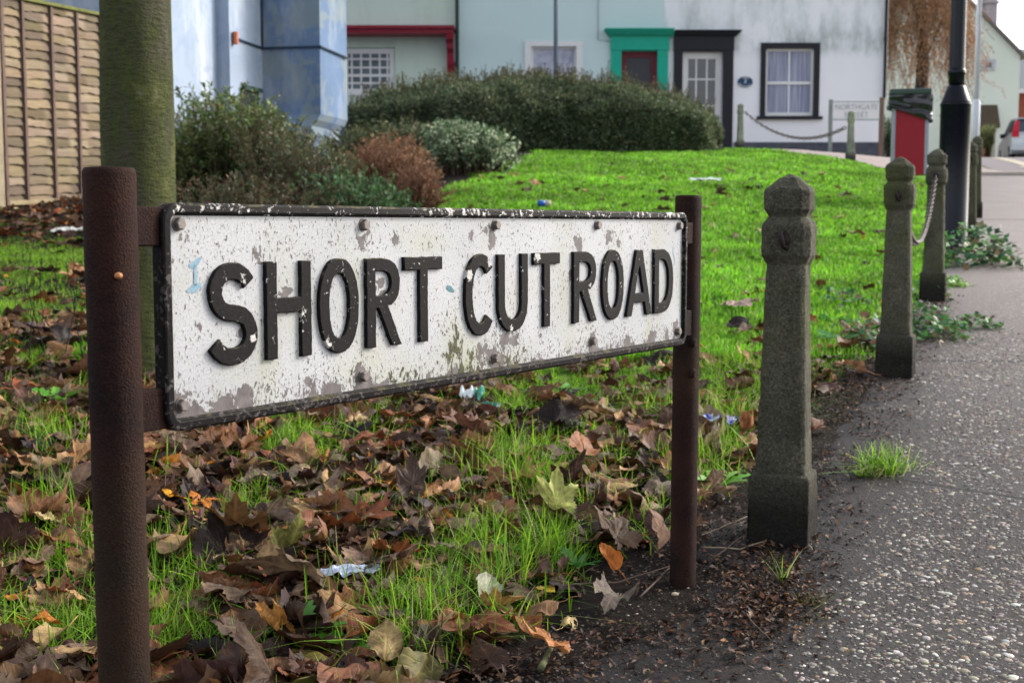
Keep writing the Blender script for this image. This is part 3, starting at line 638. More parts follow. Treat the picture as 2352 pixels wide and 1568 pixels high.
def shell(x0, x1, y0, y1, z0, z1, mw, mr, parent, roof=1.9, ridge='x'):
    b = MB()
    b.add([(x0, y0, z0), (x0, y1, z0), (x0, y1, z1), (x0, y0, z1)], [(0, 3, 2, 1)]); b.add([(x1, y0, z0), (x1, y1, z0), (x1, y1, z1), (x1, y0, z1)], [(0, 1, 2, 3)])
    b.add([(x0, y1, z0), (x1, y1, z0), (x1, y1, z1), (x0, y1, z1)], [(0, 3, 2, 1)])
    ym = (y0+y1)/2
    b.add([(x0, y0, z1), (x0, y1, z1), (x0, ym, z1+roof)], [(0, 1, 2)]); b.add([(x1, y0, z1), (x1, y1, z1), (x1, ym, z1+roof)], [(0, 1, 2)])
    b.add([(x0, y0+.3, z0), (x1, y0+.3, z0), (x1, y0+.3, z1), (x0, y0+.3, z1)], [(0, 1, 2, 3)])      # dark rooms behind the openings
    b.build('wall', mw, parent)
    r = MB(); e = .25
    for ya, yb_ in ((y0-e, ym), (y1+e, ym)):
        za = z1-e*roof/(ym-y0)
        r.add([(x0-.05, ya, za), (x1+.05, ya, za), (x1+.05, yb_, z1+roof), (x0-.05, yb_, z1+roof), (x0-.05, ya, za+.12), (x1+.05, ya, za+.12), (x1+.05, yb_, z1+roof+.12), (x0-.05, yb_, z1+roof+.12)],
              [(0, 1, 2, 3), (4, 7, 6, 5), (0, 4, 5, 1), (1, 5, 6, 2), (2, 6, 7, 3), (3, 7, 4, 0)])
    r.build('roof', mr, parent)
m_tile = simple('brown_roof_tiles', (.16, .09, .06), .85, .4, 30, 40, .5)
m_glass = simple('window_glass', (.05, .055, .065), .08, .3, 3, spec=.8)
m_white = simple('white_gloss_paint', (.72, .72, .72), .35, .08, 10)
m_black = simple('blue_black_gloss_paint', (.010, .011, .018), .4, .3, 12, spec=.25)
m_net = simple('net_curtain', (.42, .43, .52), .8, .45, 3, stretch=(14, 1, .35), col2=(.15, .17, .28), detail=3)
m_net2 = simple('patterned_net_curtain', (.55, .56, .66), .8, .35, 7, col2=(.30, .31, .42))
m_dark = simple('dark_interior', (.03, .03, .035), .9, .3, 4)
def sash(parent, x0, x1, z0, z1, y, bars_x, bars_z, m, fr=.05, fillm=None, br=.022, meeting=None, arch=False):
    """window joinery: frame, glazing bars, pane"""
    f = MB(); f.box(x0, x0+fr, y, y+.06, z0, z1); f.box(x1-fr, x1, y, y+.06, z0, z1); f.box(x0+fr, x1-fr, y+.001, y+.059, z1-fr, z1); f.box(x0+fr, x1-fr, y+.001, y+.059, z0, z0+fr*1.3)
    if meeting is not None: f.box(x0+fr, x1-fr, y-.004, y+.05, z0+(z1-z0)*meeting-.028, z0+(z1-z0)*meeting+.028)
    for t in bars_x: xm = x0+(x1-x0)*t; f.box(xm-br/2, xm+br/2, y+.012, y+.045, z0+fr*1.31, z1-fr-.001)
    for t in bars_z: zm = z0+(z1-z0)*t; f.box(x0+fr+.001, x1-fr-.001, y+.015, y+.042, zm-br/2, zm+br/2)
    w_ = f.build('window', m, parent)
    g = MB(); g.box(x0+fr*.8, x1-fr*.8, y+.028, y+.036, z0+fr, z1-fr*.8); g.build('pane', fillm or m_glass, w_)
    return w_
YH = 26.0
X_ = lambda u: P(u, 519, YH).x
Z_ = lambda v: P(1500, v, YH).z
zg = gz(3, YH)-.3; ZE = 6.6
# -- white house
m_ww = render_mat('white_render', (.78, .80, .86), ((.30, .34, .33), .0), .06)
def white_mat():
    m, nt, bs = newmat('stained_white_render'); tc = nt.nodes.new('ShaderNodeTexCoord'); o = tc.outputs['Object']
    sx = nt.nodes.new('ShaderNodeSeparateXYZ'); nt.links.new(o, sx.inputs[0])
    s1 = noise(nt, 2.2, 7, .68, o, stretch=(1, 1, .45)); s2 = noise(nt, .7, 3, .5, o)
    zl = ramp(nt, math_(nt, 'MULTIPLY', sx.outputs[2], .1), [(.0, 0.0), (.225, 0.0), (.245, .95), (.32, .45), (.5, .8)])
    c = mix(nt, math_(nt, 'MULTIPLY', ramp(nt, s1, [(.44, 0.0), (.66, .95)]), zl), ramp(nt, s2, [(.3, (.74, .75, .79)), (.7, (.81, .81, .84))]), (.24, .30, .28))
    nt.links.new(c, bs.inputs['Base Color']); bs.inputs['Roughness'].default_value = .9; return m
hw_ = thing('white_house', 'white rendered corner house with black sash window surround and black doorcase', 'house', (X_(1770), YH, zg))
hx0, hx1 = X_(1521), X_(2024)
door = (X_(1563), X_(1655), zg, Z_(119)); win = (X_(1749), X_(1866), Z_(268), Z_(108))
facade('wall', hx0, hx1, zg, ZE, YH, [door, win], white_mat(), hw_)
shell(hx0, hx1, YH, YH+6.5, zg, ZE, m_ww, m_tile, hw_)
b = MB(); b.box(X_(1660)+.2, hx1+.012, YH-.03, YH, zg, Z_(327)); b.build('plinth', simple('black_plinth', (.045, .055, .085), .8, .7, 6, col2=(.10, .10, .11)), hw_)
w_ = sash(hw_, win[0]+.03, win[1]-.03, win[2]+.02, win[3]-.03, YH+.06, [.5], [], m_white, .05, m_net, .034, .49)
b = MB(); tk = .075
b.box(win[0]-tk, win[0]+.028, YH-.035, YH+.05, win[2], win[3]+tk); b.box(win[1]-.028, win[1]+tk, YH-.035, YH+.05, win[2], win[3]+tk)
b.box(win[0]+.028, win[1]-.028, YH-.036, YH+.05, win[3]-.03, win[3]+tk); b.box(win[0]-tk*1.8, win[1]+tk*1.9, YH-.08, YH+.05, win[2]-.06, win[2]+.0)
b.build('window_surround', m_black, hw_)
dz = door[3]
sash(hw_, door[0]+.01, door[1]-.01, zg+.3, dz-.01, YH+.10, [.36, .63], [.25, .50, .75], m_white, .12, m_glass, .03)
b = MB(); b.box(door[0]+.5, door[1]-.12, YH+.145, YH+.155, zg+1.0, dz-.12); b.build('curtain', simple('pale_green_curtain', (.50, .57, .52), .8, .3, 4, stretch=(14, 1, .4)), hw_)
b = MB(); xl, xr = X_(1543), X_(1678)
b.box(xl, door[0], YH-.06, YH+.04, zg, Z_(103)); b.box(door[1], xr, YH-.06, YH+.04, zg, Z_(103)); b.box(xl-.01, xr+.01, YH-.075, YH+.04, Z_(117), Z_(88)+.02); b.box(door[0], door[1], YH-.03, YH+.03, dz, Z_(117))
def cornice(b, xl, xr, zt, zb, col_left=True, right=True):
    for k in range(6):
        t = k/5; za = zb+(zt-zb)*k/6; pr = .06+.16*t**.8
        b.box(xl-(pr*.6 if col_left else 0), xr+(pr*.6 if right else 0), YH-pr-.03, YH+.03, za, za+(zt-zb)/6)
cornice(b, xl, xr, Z_(73), Z_(88)+.021, False, True)
b.build('doorcase', m_black, hw_)
# -- mint house with the green doorcase
hb = thing('mint_house', 'pale mint rendered house with bright green doorcase and red-framed door', 'house', (X_(1290), YH, zg))
bx0, bx1 = X_(1056), hx0-.002
door2 = (X_(1424), X_(1506), zg, Z_(118)); win2 = (X_(1218), X_(1324), Z_(215), Z_(106))
m_mint = render_mat('pale_mint_render', (.56, .69, .70), None, .05)
facade('wall', bx0, bx1, zg, ZE, YH, [door2, win2], m_mint, hb); shell(bx0, bx1, YH, YH+6.5, zg, ZE, m_mint, m_tile, hb)
sash(hb, win2[0]+.02, win2[1]-.02, win2[2]+.02, win2[3]-.01, YH+.06, [], [], m_white, .04, m_net2)
b = MB(); tk = .115
b.box(win2[0]-tk, win2[0]+.018, YH-.03, YH+.05, win2[2]-tk, win2[3]+tk*.8); b.box(win2[1]-.018, win2[1]+tk, YH-.03, YH+.05, win2[2]-tk, win2[3]+tk*.8); b.box(win2[0]+.018, win2[1]-.018, YH-.031, YH+.05, win2[3]-.01, win2[3]+tk*.8)
b.build('window_surround', m_white, hb)
m_green = simple('emerald_gloss_paint', (.0, .36, .25), .35, .12, 10); m_redf = simple('maroon_paint', (.16, .022, .035), .5, .3, 12); m_winebar = simple('wine_red_paint', (.26, .015, .035), .45, .25, 10)
sash(hb, door2[0], door2[1], zg+.2, door2[3], YH+.08, [], [], m_redf, .115, simple('dark_door_glass', (.045, .045, .06), .25, .3, 2), meeting=None)
b = MB(); gl, gr = X_(1400), X_(1530)
b.box(gl, door2[0], YH-.06, YH+.04, zg, Z_(103)); b.box(door2[1], gr, YH-.06, YH+.04, zg, Z_(103)); b.box(gl-.01, gr+.02, YH-.075, YH+.04, Z_(116), Z_(87)+.01); b.box(door2[0], door2[1], YH-.03, YH+.03, door2[3], Z_(116))
cornice(b, gl, X_(1541), Z_(69), Z_(87)+.011, True, False); b.build('doorcase', m_green, hb)
b = MB(); b.tube([(X_(1371), YH-.02, ZE), (X_(1371), YH-.02, Z_(92)), (X_(1400), YH-.02, Z_(96))], .008, 5); b.build('cable', simple('grey_cable', (.30, .34, .34), .7), hb)
# -- sage house with the red canopy
ha = thing('sage_house', 'pale sage green house with dark red canopy over a small-paned window', 'house', (X_(930), YH, zg))
ax0, ax1 = X_(560), bx0-.002; win3 = (X_(790), X_(910), Z_(222), Z_(110))
m_sage = render_mat('pale_sage_render', (.56, .66, .58), ((.40, .48, .40), .35), .06)
facade('wall', ax0, ax1, zg, ZE, YH, [win3], m_sage, ha); shell(ax0, ax1, YH, YH+6.5, zg, ZE, m_sage, m_tile, ha)
sash(ha, win3[0]+.01, win3[1]-.01, win3[2]+.02, win3[3]-.01, YH+.05, [.17, .35, .53, .71, .86], [.13, .27, .60, .78], m_white, .10, simple('old_window_glass', (.16, .19, .21), .2, .5, 8), .035, .43)
b = MB(); cz0, cz1 = Z_(85), Z_(68)
b.box(ax0, X_(1048), YH-.55, YH-.002, cz1-.06, cz1); b.box(ax0, X_(1044), YH-.50, YH-.003, cz0, cz1-.061)
b.build('canopy', m_winebar, ha)
b = MB(); xb = X_(1044)
prof = [(-.002, cz0), (-.48, cz0-.003), (-.46, cz0-.10), (-.30, cz0-.16), (-.30, cz0-.26), (-.18, cz0-.34), (-.15, cz0-.55), (-.07, cz0-.75), (-.002, cz0-.80)]
V = [(xb-.13, YH+y, z) for y, z in prof]+[(xb, YH+y, z) for y, z in prof]; n = len(prof)
b.add(V, [tuple(range(n)), tuple(range(2*n-1, n-1, -1))]+[(i, n+i, n+(i+1) % n, (i+1) % n) for i in range(n)]); b.build('canopy_bracket', m_winebar, ha)
b = MB(); b.box(X_(1034), X_(1047), YH-.06, YH-.001, Z_(168), cz0-.5); b.build('canopy_leg', m_winebar, ha)
b = MB(); b.tube([(X_(1052), YH-.07, ZE), (X_(1052), YH-.07, zg)], .038, 10); tag(b.build('drainpipe', simple('dark_green_pipe', (.02, .05, .04), .5)), 'dark green drainpipe between the sage house and the mint house', 'drainpipe')
b = MB(); b.tube([(X_(2022), YH-.06, ZE), (X_(2022), YH-.06, Z_(226))], .034, 10); b.tube([(X_(2022), YH-.06, Z_(90)), (X_(2022), YH-.06, Z_(92))], .05, 10); tag(b.build('drainpipe', m_black), 'black drainpipe down the corner of the white house', 'drainpipe')
# -- oval plaque
pq = thing('oval_plaque', 'small dark blue oval number plaque on the white wall', 'plaque', (X_(1706), YH, Z_(189)))
b = MB(); px, pzc = X_(1706), Z_(189)
for rx, rz, y0, y1, nm in ((.152, .108, -.018, -.002, 'plate'), (0, 0, 0, 0, '')):
    if not nm: continue
    V = [(px+rx*math.cos(a), YH+y, pzc+rz*math.sin(a)) for y in (y0, y1) for a in [2*math.pi*k/32 for k in range(32)]]
    b.add(V, [tuple(range(32))]+[(k, 32+k, 32+(k+1) % 32, (k+1) % 32) for k in range(32)])
b.build('plate', simple('navy_enamel', (.012, .05, .12), .3, .2, 10), pq)
def text(s, size, loc, m, parent, name='lettering', rot=0, ext=.002, spacing=1.0, xs_=1.0, thin=0.0):
    cu = bpy.data.curves.new('t', 'FONT'); cu.body = s; cu.size = size; cu.align_x = 'CENTER'; cu.align_y = 'CENTER'; cu.extrude = ext; cu.space_character = spacing; cu.offset = thin
    oc = bpy.data.objects.new('tmp', cu); C.objects.link(oc); dg = bpy.context.evaluated_depsgraph_get()
    me = bpy.data.meshes.new_from_object(oc.evaluated_get(dg)); bpy.data.objects.remove(oc)
    me.transform(Matrix.Translation(loc) @ Matrix.Rotation(math.pi/2, 4, 'X') @ Matrix.Rotation(rot, 4, 'Z') @ Matrix.Diagonal((xs_, 1, 1, 1))); me.materials.clear(); me.name = name
    return link(name, me, m, parent)
text('3', .12, (px, YH-.021, pzc+.012), m_white, pq, 'numeral')
b = MB()
for a0, a1, rr_ in ((200, 340, .80), (60, 120, .80)):
    for k in range(int((a1-a0)/12)):
        a = R(a0+12*k); cx_, cz_ = px+.152*rr_*math.cos(a), pzc+.108*rr_*math.sin(a); b.box(cx_-.008, cx_+.008, YH-.0205, YH-.019, cz_-.009, cz_+.009)
b.build('small_marks', m_white, pq)
# -- far street sign
ns = thing('street_name_sign', 'far white street sign reading NORTHGATE STREET standing before the white house', 'street sign', (P(1963, 355, 24.6).x, 24.6, gz(6.5, 24.6)))
YS = 24.6; A1, A2 = P(1914, 235, YS), P(2019, 274, YS); gsz = gz(A1.x, YS)-.1
b = MB(); b.box(A1.x, A2.x, YS-.012, YS, A2.z, A1.z); b.build('panel', m_white, ns)
b = MB(); b.box(A1.x-.01, A2.x+.01, YS-.016, YS+.004, A2.z-.022, A2.z); b.box(A1.x-.01, A2.x+.01, YS-.016, YS+.004, A1.z, A1.z+.015); b.build('frame', simple('grey_green_frame', (.30, .34, .33), .6), ns)
m_txt = simple('faded_grey_lettering', (.26, .30, .34), .6); zc1 = P(1963, 247, YS).z; zc2 = P(1963, 264.5, YS).z; xc = (A1.x+A2.x)/2
text('NORTHGATE', .145, (xc, YS-.015, zc1), m_txt, ns, spacing=1.0, xs_=.93, thin=-.002); text('STREET', .145, (xc, YS-.015, zc2), m_txt, ns, spacing=1.05, xs_=.95, thin=-.002)
b = MB(); b.box(A1.x-.075, A1.x-.012, YS-.02, YS+.04, gsz, P(1908, 229, YS).z); b.build('post', simple('grey_green_post', (.24, .28, .25), .7, .3, 8), ns)
b = MB(); b.box(A2.x+.012, A2.x+.085, YS-.02, YS+.05, gsz, P(2025, 224, YS).z); o = b.build('post', simple('brown_timber_post', (.20, .13, .10), .8, .4, 6, stretch=(6, 6, 1)), ns); o['label'] = 'brown timber post'
# -- blue house beside the green
m_blue_pale = render_mat('pale_blue_render', (.34, .405, .52), ((.50, .53, .57), .7), .25, ((.22, .29, .41), .45, (5, 1, 7)))  # paler blue for the walls, streaked and blotched by noise
m_blue = render_mat('weathered_blue_render', (.145, .215, .345), ((.36, .40, .47), .7), .25, ((.25, .28, .25), .5, (9, 2, 4)))  # darker blue for the chimney breast and back wall
hbl = thing('blue_house', 'weathered blue rendered house with projecting chimney breast and dark cable', 'house', (-3.2, 16.5, gz(-3, 17)))
phi = R(12); dv = Vector((math.sin(phi), math.cos(phi))); rv = Vector((math.cos(phi), -math.sin(phi)))
def at(u, z): return Vector(((u-1176)/F_PX*z, z))
q1 = at(742, 17.0); q2 = q1+dv*1.05; q3 = at(610, 17.15); q4 = q3-dv*1.02; q5 = q4-rv*.17; q6 = q5-dv*2.9; q7 = q6-rv*6.5; q8 = q7+dv*10; q9 = q2+dv*8
q3 = q1-rv*((q1-q3).length); q4 = q3-dv*1.02; q5 = q4-rv*.17; q6 = q5-dv*2.75
def wallpoly(path, z0, z1, m, name):
    b = MB()
    for a, c in zip(path[:-1], path[1:]):
        n_ = max(1, int((c-a).length/.5))
        b.add([(a.x, a.y, z0), (c.x, c.y, z0), (c.x, c.y, z1), (a.x, a.y, z1)], [(0, 1, 2, 3)])
    return b.build(name, m, hbl)
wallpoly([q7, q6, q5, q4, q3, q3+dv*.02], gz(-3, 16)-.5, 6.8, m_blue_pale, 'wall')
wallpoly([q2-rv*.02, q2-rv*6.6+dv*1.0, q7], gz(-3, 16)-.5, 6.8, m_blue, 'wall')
# chimney breast with a battered foot
b = MB(); zb0 = gz(-2.5, 17)-.5; zs1 = P(742, 262, 17).z; zs2 = P(742, 290, 17).z; e = .09
a1, a2, a3, a4 = q3+dv*1.3, q3, q1, q1+dv*1.3; a4 = q1+dv*1.05; a1 = q3+dv*1.05
lv = [(zb0, .10), (zs2, .085), ((zs1+zs2)/2, .03), (zs1, 0), (P(742, 108, 17).z, 0), (8.2, 0)]; V = []
for z, g in lv:
    for p, s1, s2 in ((a1, -0, 0), (a2, 0, -1), (a3, .0, -1), (a4, .0, 0)):
        V.append((p.x+rv.x*g*(1.6 if p in (a2,) else 0)*-0+rv.x*(g*-1.2 if p is a3 or p is a4 else 0)*1+dv.x*g*s2, p.y+rv.y*(g*-1.2 if p is a3 or p is a4 else 0)+dv.y*g*s2*1, z))
Fc = []
for i in range(len(lv)-1):
    for k in range(3): Fc.append((i*4+k, i*4+k+1, (i+1)*4+k+1, (i+1)*4+k))
    Fc.append((i*4+3, i*4, (i+1)*4, (i+1)*4+3))
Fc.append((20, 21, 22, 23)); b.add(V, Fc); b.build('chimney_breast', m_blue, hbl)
cz_ = P(742, 108, 17).z; m_cable = simple('dark_blue_cable', (.02, .04, .07), .6)
b = MB(); o_ = .02
def cpt(p, dx, z): return (p.x+rv.x*dx-dv.x*o_, p.y+rv.y*dx-dv.y*o_, z)
b.tube([((q4+rv*o_)+dv*.1).to_3d()+Vector((0, 0, cz_+.01)), (q3+rv*.02-dv*.03).to_3d()+Vector((0, 0, cz_)), cpt(q1, .02, cz_), (q1+rv*.03+dv*1.0).to_3d()+Vector((0, 0, cz_-.02))], .016, 6)
b.tube([(q3+rv*.02-dv*.03).to_3d()+Vector((0, 0, cz_)), (q3+rv*.02-dv*.03).to_3d()+Vector((0, 0, 6.5))], .014, 6)
b.build('cable', m_cable, hbl)
b = MB(); c0 = q4+rv*.04+dv*.1; b.tube([(c0.x, c0.y, cz_-.07), (c0.x, c0.y, cz_+.08)], .035, 8); b.build('alarm_box', simple('orange_plastic', (.55, .16, .08), .5), hbl)
# small window low in the recess
b = MB(); wz1 = P(572, 206, 16.6).z; w0 = q4+dv*.28+rv*.012; w1 = q4+dv*.86+rv*.012
b.add([(w0.x, w0.y, wz1-.62), (w1.x, w1.y, wz1-.62), (w1.x, w1.y, wz1), (w0.x, w0.y, wz1)], [(0, 1, 2, 3)]); b.build('window', m_glass, hbl)
b = MB(); b.add([(w0.x, w0.y, wz1), (w1.x, w1.y, wz1), (w1.x+.05, w1.y, wz1+.05), (w0.x+.05, w0.y, wz1+.05), (w0.x+.06, w0.y, wz1-.01), (w1.x+.06, w1.y, wz1-.01)], [(0, 1, 2, 3), (3, 2, 5, 4)]); b.build('window_hood', simple('dark_green_sill', (.02, .06, .06), .6), hbl)
r = MB(); pk = [q7-rv*.3-dv*.3, q6+rv*.25-dv*.3, q2-rv*.1, q2-rv*6.6+dv*1.2]; rg_ = [((pk[0]+pk[1])/2), ((pk[2]+pk[3])/2)]
r.add([(p.x, p.y, 6.78) for p in pk]+[(p.x, p.y, 9.6) for p in rg_], [(0, 4, 5, 3), (1, 2, 5, 4), (0, 1, 4), (2, 3, 5)]); r.build('roof', m_tile, hbl)
# -- cream gabled house at the far end
hc = thing('cream_house', 'far cream gabled house with brown tiled porch and tiny window', 'house', (16, 48, gz(16, 48)))
YC = 48.0; xw = P(2341, 200, YC).x; zap = P(2341, 128, YC).z; sl = ((128-0)/(2341-2209)); xap = P(2150, 0, YC).x; zpk = zap+(xw-xap)*sl*1.0; zgc = gz(16, 48)-1.0
m_cream = render_mat('cream_render', (.72, .76, .66), None, .05)
xl_ = 2*xap-xw
b = MB(); dpt = 9
V = [(xl_, YC, zgc), (xw, YC, zgc), (xw, YC, zap), (xap, YC, zpk), (xl_, YC, zap)]; V += [(x, y+dpt, z) for x, y, z in V]
b.add(V, [(0, 1, 2, 3, 4), (9, 8, 7, 6, 5), (1, 6, 7, 2), (0, 4, 9, 5)]); b.build('wall', m_cream, hc)
b = MB(); t_ = .14
for s in (1, -1):
    xe = xap+s*(xw-xap)*1.05; ze = zpk-(xw-xap)*1.05*sl; hh = [(xap, YC-.15, zpk), (xe, YC-.15, ze), (xe, YC+dpt, ze), (xap, YC+dpt, zpk)]
    b.add([(x, y, z+.01) for x, y, z in hh]+[(x, y, z+t_) for x, y, z in hh], [(0, 1, 2, 3), (4, 7, 6, 5), (0, 4, 5, 1), (1, 5, 6, 2), (2, 6, 7, 3), (3, 7, 4, 0)])
b.build('roof', simple('grey_roof_tiles', (.20, .18, .16), .85, .3, 20), hc)
b = MB(); p0, p1 = P(2254, 162, YC), P(2286, 136, YC); b.box(p0.x, p1.x, YC-.05, YC-.002, p0.z, p1.z); b.build('window', simple('grey_window_trim', (.55, .57, .60), .5), hc)
b = MB(); b.box(p0.x+.14, p1.x-.14, YC-.056, YC-.051, p0.z+.1, p1.z-.12); b.build('pane', simple('dull_glass', (.16, .17, .18), .3), hc)
b = MB(); p0, p1 = P(2233, 289, YC), P(2291, 241, YC); b.add([(p0.x, YC-.35, p0.z), (p1.x, YC-.35, p0.z), (p1.x, YC, p1.z), (p0.x, YC, p1.z), (p0.x, YC-.35, p0.z-.1), (p1.x, YC-.35, p0.z-.1), (p0.x, YC, p0.z-.1), (p1.x, YC, p0.z-.1)], [(0, 1, 2, 3), (0, 4, 5, 1), (0, 3, 6, 4), (1, 5, 7, 2)]); b.build('porch', simple('brown_porch_tiles', (.09, .070, .045), .9, .3, 10), hc)
b = MB(); p0, p1 = P(2240, 289, YC), P(2286, 296, YC); b.box(p0.x, p1.x, YC-.05, YC-.003, zgc, p0.z-.1); b.build('door_frame', simple('cream_frame', (.45, .42, .33), .7), hc)
b = MB(); b.box(p0.x+.12, p1.x-.14, YC-.07, YC-.051, zgc, p0.z-.25); b.build('door', simple('pink_brown_door', (.38, .25, .20), .7, .3, 6, stretch=(6, 1, 1)), hc)
b = MB(); c0, c1 = P(2253, 90, YC+4), P(2283, -60, YC+4); b.box(c0.x, c1.x, YC+3.5, YC+4.6, c0.z, c1.z); b.box(c0.x-.1, c1.x+.06, YC+3.4, YC+4.7, P(2250, 13, YC+4).z, P(2250, 9, YC+4).z); b.build('chimney', simple('grey_chimney_render', (.42, .38, .40), .9, .2, 5), hc)
# -- brick house beyond
hk = thing('brick_house', 'red brick house glimpsed at the far right edge beyond the car', 'house', (20.5, 55, gz(20, 55)))
YK = 55.0; k0 = P(2343, 300, YK); zk = P(2343, 205, YK).z; b = MB(); b.box(k0.x, k0.x+9, YK, YK+8, gz(20, 55)-1, zk); b.build('wall', simple('red_brick', (.34, .10, .06), .9, .35, 12, 60, .3), hk)
b = MB(); b.add([(k0.x-.3, YK-.3, zk-.1), (k0.x+9.3, YK-.3, zk-.1), (k0.x+9.3, YK+4, zk+2.2), (k0.x-.3, YK+4, zk+2.2), (k0.x-.3, YK+8.3, zk-.1), (k0.x+9.3, YK+8.3, zk-.1)], [(0, 1, 2, 3), (3, 2, 5, 4)]); b.build('roof', simple('slate_roof', (.22, .24, .26), .7, .3, 15), hk)
b = MB(); b.box(k0.x-.3, k0.x+9.3, YK-.42, YK-.28, zk-.2, zk-.05); b.build('gutter', m_white, hk)

# ================================================================= STREET FURNITURE
m_lamp = simple('glossy_black_paint', (.004, .005, .012), .24, .3, 20, 120, .10, .002, spec=.22)
lx, ly = (2183-1176)/F_PX*8.8, 8.8; lz = gz(lx, ly)
lp = thing('lamp_post', 'black cast lamp post with wide base standing behind the third bollard', 'lamp post', (lx, ly, lz))
zt = P(2183, 238, 8.8).z; zs_ = P(2183, 197, 8.8).z
b = MB(); b.lathe([(.105, lz-.1), (.105, lz+.03), (.100, lz+.04), (.100, zt-.02), (.103, zt-.012), (.103, zt)], 32, (lx, ly)); b.build('base', m_lamp, lp, True, bevel=.002)
b = MB(); b.lathe([(.100, zt), (.096, zt+.012), (.062, zs_-.01), (.056, zs_)], 32, (lx, ly)); b.build('shoulder', m_lamp, lp, True)
zr1 = P(2183, 165, 8.8).z; b = MB(); V = []; b.lathe([(.052, zs_-.002), (.052, zr1-.03), (.058, zr1-.02), (.060, zr1), (.055, zr1+.015), (.050, zr1+.02)], 28, (lx, ly)); b.build('collar', m_lamp, lp, True)
b = MB(); n = 48; prof = [(.0515, zr1+.02), (.048, zr1+2.5), (.040, zr1+3.6)]
for i, (r, z) in enumerate(prof):
    for k in range(n): a = 2*math.pi*k/n; rr2 = r*(1-.035*(k % 4 == 0)); V.append((lx+rr2*math.cos(a), ly+rr2*math.sin(a), z))
b.add(V, [(i*n+k, i*n+(k+1) % n, (i+1)*n+(k+1) % n, (i+1)*n+k) for i in range(2) for k in range(n)]); b.build('column', m_lamp, lp, True)
b = MB(); b.lathe([(.05, zr1+3.6), (.14, zr1+3.7), (.20, zr1+4.15), (.22, zr1+4.2), (.05, zr1+4.4), (.01, zr1+4.5)], 8, (lx, ly)); b.build('lantern', m_lamp, lp)
# litter bin
YB = 13.0; bl, br_ = P(2050, 300, YB).x, P(2131, 300, YB).x; zb1, zb2 = P(2090, 401, YB).z, P(2090, 218, YB).z; bx = (bl+br_)/2
bn = thing('litter_bin', 'red and grey litter bin with black bag and dark green lid beside the lamp post', 'litter bin', (bx, YB, gz(bx, YB)))
BINROT = -R(15)
b = MB(); b.box(bl, bl+.035, YB, YB+.34, zb1, zb2-.0); b.box(br_-.035, br_, YB, YB+.34, zb1, zb2-.1); b.build('side_panel', simple('brushed_grey_steel', (.33, .36, .42), .45, .2, 20, metal=.3), bn)
b = MB(); b.box(bl+.036, br_-.036, YB-.008, YB+.34, zb1, zb2-.02); b.build('front_panel', simple('dark_red_panel', (.30, .010, .022), .45, .12, 10), bn)
b = MB(); b.box(bl-.03, br_+.02, YB-.04, YB+.38, zb2+.005, zb2+.06); b.build('lid', simple('grey_green_lid', (.06, .09, .08), .5, .3, 12), bn, bevel=.012)
b = MB(); b.lathe([(.014, zb2+.06), (.016, zb2+.085), (.005, zb2+.095)], 8, (bx+.12, YB+.1)); b.build('lid_knob', m_iron, bn)
b = MB(); b.box(bx-.03, bx+.03, YB+.14, YB+.2, gz(bx, YB)-.2, zb1+.02); b.build('leg', m_iron, bn)
nx_, nz_ = 40, 14; V = []; Fc = []
for j in range(nz_+1):
    for i in range(nx_+1):
        t = i/nx_; ang = t*2*math.pi; hang = (.10+.17*sst(.0, .5, t) if t < .5 else .27-.17*sst(.5, 1, t)); zz = zb2-.0-hang*j/nz_
        # rounded rectangle path round the body, starting at the back left
        per = [(bl-.02, YB+.35), (bl-.02, YB-.02), (br_+.02, YB-.02), (br_+.02, YB+.35), (bl-.02, YB+.35)]; s4 = t*4; k = min(3, int(s4)); f = s4-k
        px_, py2 = per[k][0]+(per[k+1][0]-per[k][0])*f, per[k][1]+(per[k+1][1]-per[k][1])*f
        if k == 1: zz = zb2-(.12+.15*f)*j/nz_
        elif k == 0: zz = zb2-.12*j/nz_
        elif k == 2: zz = zb2-.27*j/nz_
        else: zz = zb2-(.27-.15*f)*j/nz_
        wv = (float(fbm(t*26, j*.55, 60))-.5)*.075*(.4+j/nz_)
        cx_, cy_ = px_-bx, py2-YB-.17; L_ = math.hypot(cx_, cy_); V.append((px_+cx_/L_*(wv+.012), py2+cy_/L_*(wv+.012), zz+wv*.3))
for j in range(nz_):
    for i in range(nx_): a = j*(nx_+1)+i; Fc.append((a, a+1, a+nx_+2, a+nx_+1))
o = link('bin_bag', mesh_from('bin_bag', V, Fc, True), simple('black_bag_plastic', (.012, .013, .020), .18, .3, 8, spec=.7), bn)
bn.rotation_euler.z = BINROT
# thin poles
YP = 24.2; u0 = (1275-1176)/F_PX*YP; b = MB(); b.lathe([(.042, gz(u0, YP)-.2), (.040, gz(u0, YP)+6.0)], 12, (u0, YP))
tag(b.build('thin_pole', simple('blue_grey_pole', (.16, .20, .25), .5, .2, 6), smooth=True), 'thin blue grey pole rising behind the hedge before the mint house', 'pole')
YP = 26.8; u0 = (2229-1176)/F_PX*YP; zq = P(2229, 232, YP).z
pl = thing('thin_pole', 'pale grey slim pole just right of the black lamp post', 'pole', (u0, YP, gz(u0, YP))); mp = simple('pale_galvanised_pole', (.50, .54, .58), .5, .15, 6)
b = MB(); b.lathe([(.055, zq), (.045, zq+6)], 12, (u0, YP)); b.build('upper_tube', mp, pl, True)
b = MB(); b.lathe([(.085, gz(u0, YP)-.2), (.085, zq-.02), (.055, zq+.02)], 12, (u0, YP)); b.build('lower_tube', mp, pl, True)

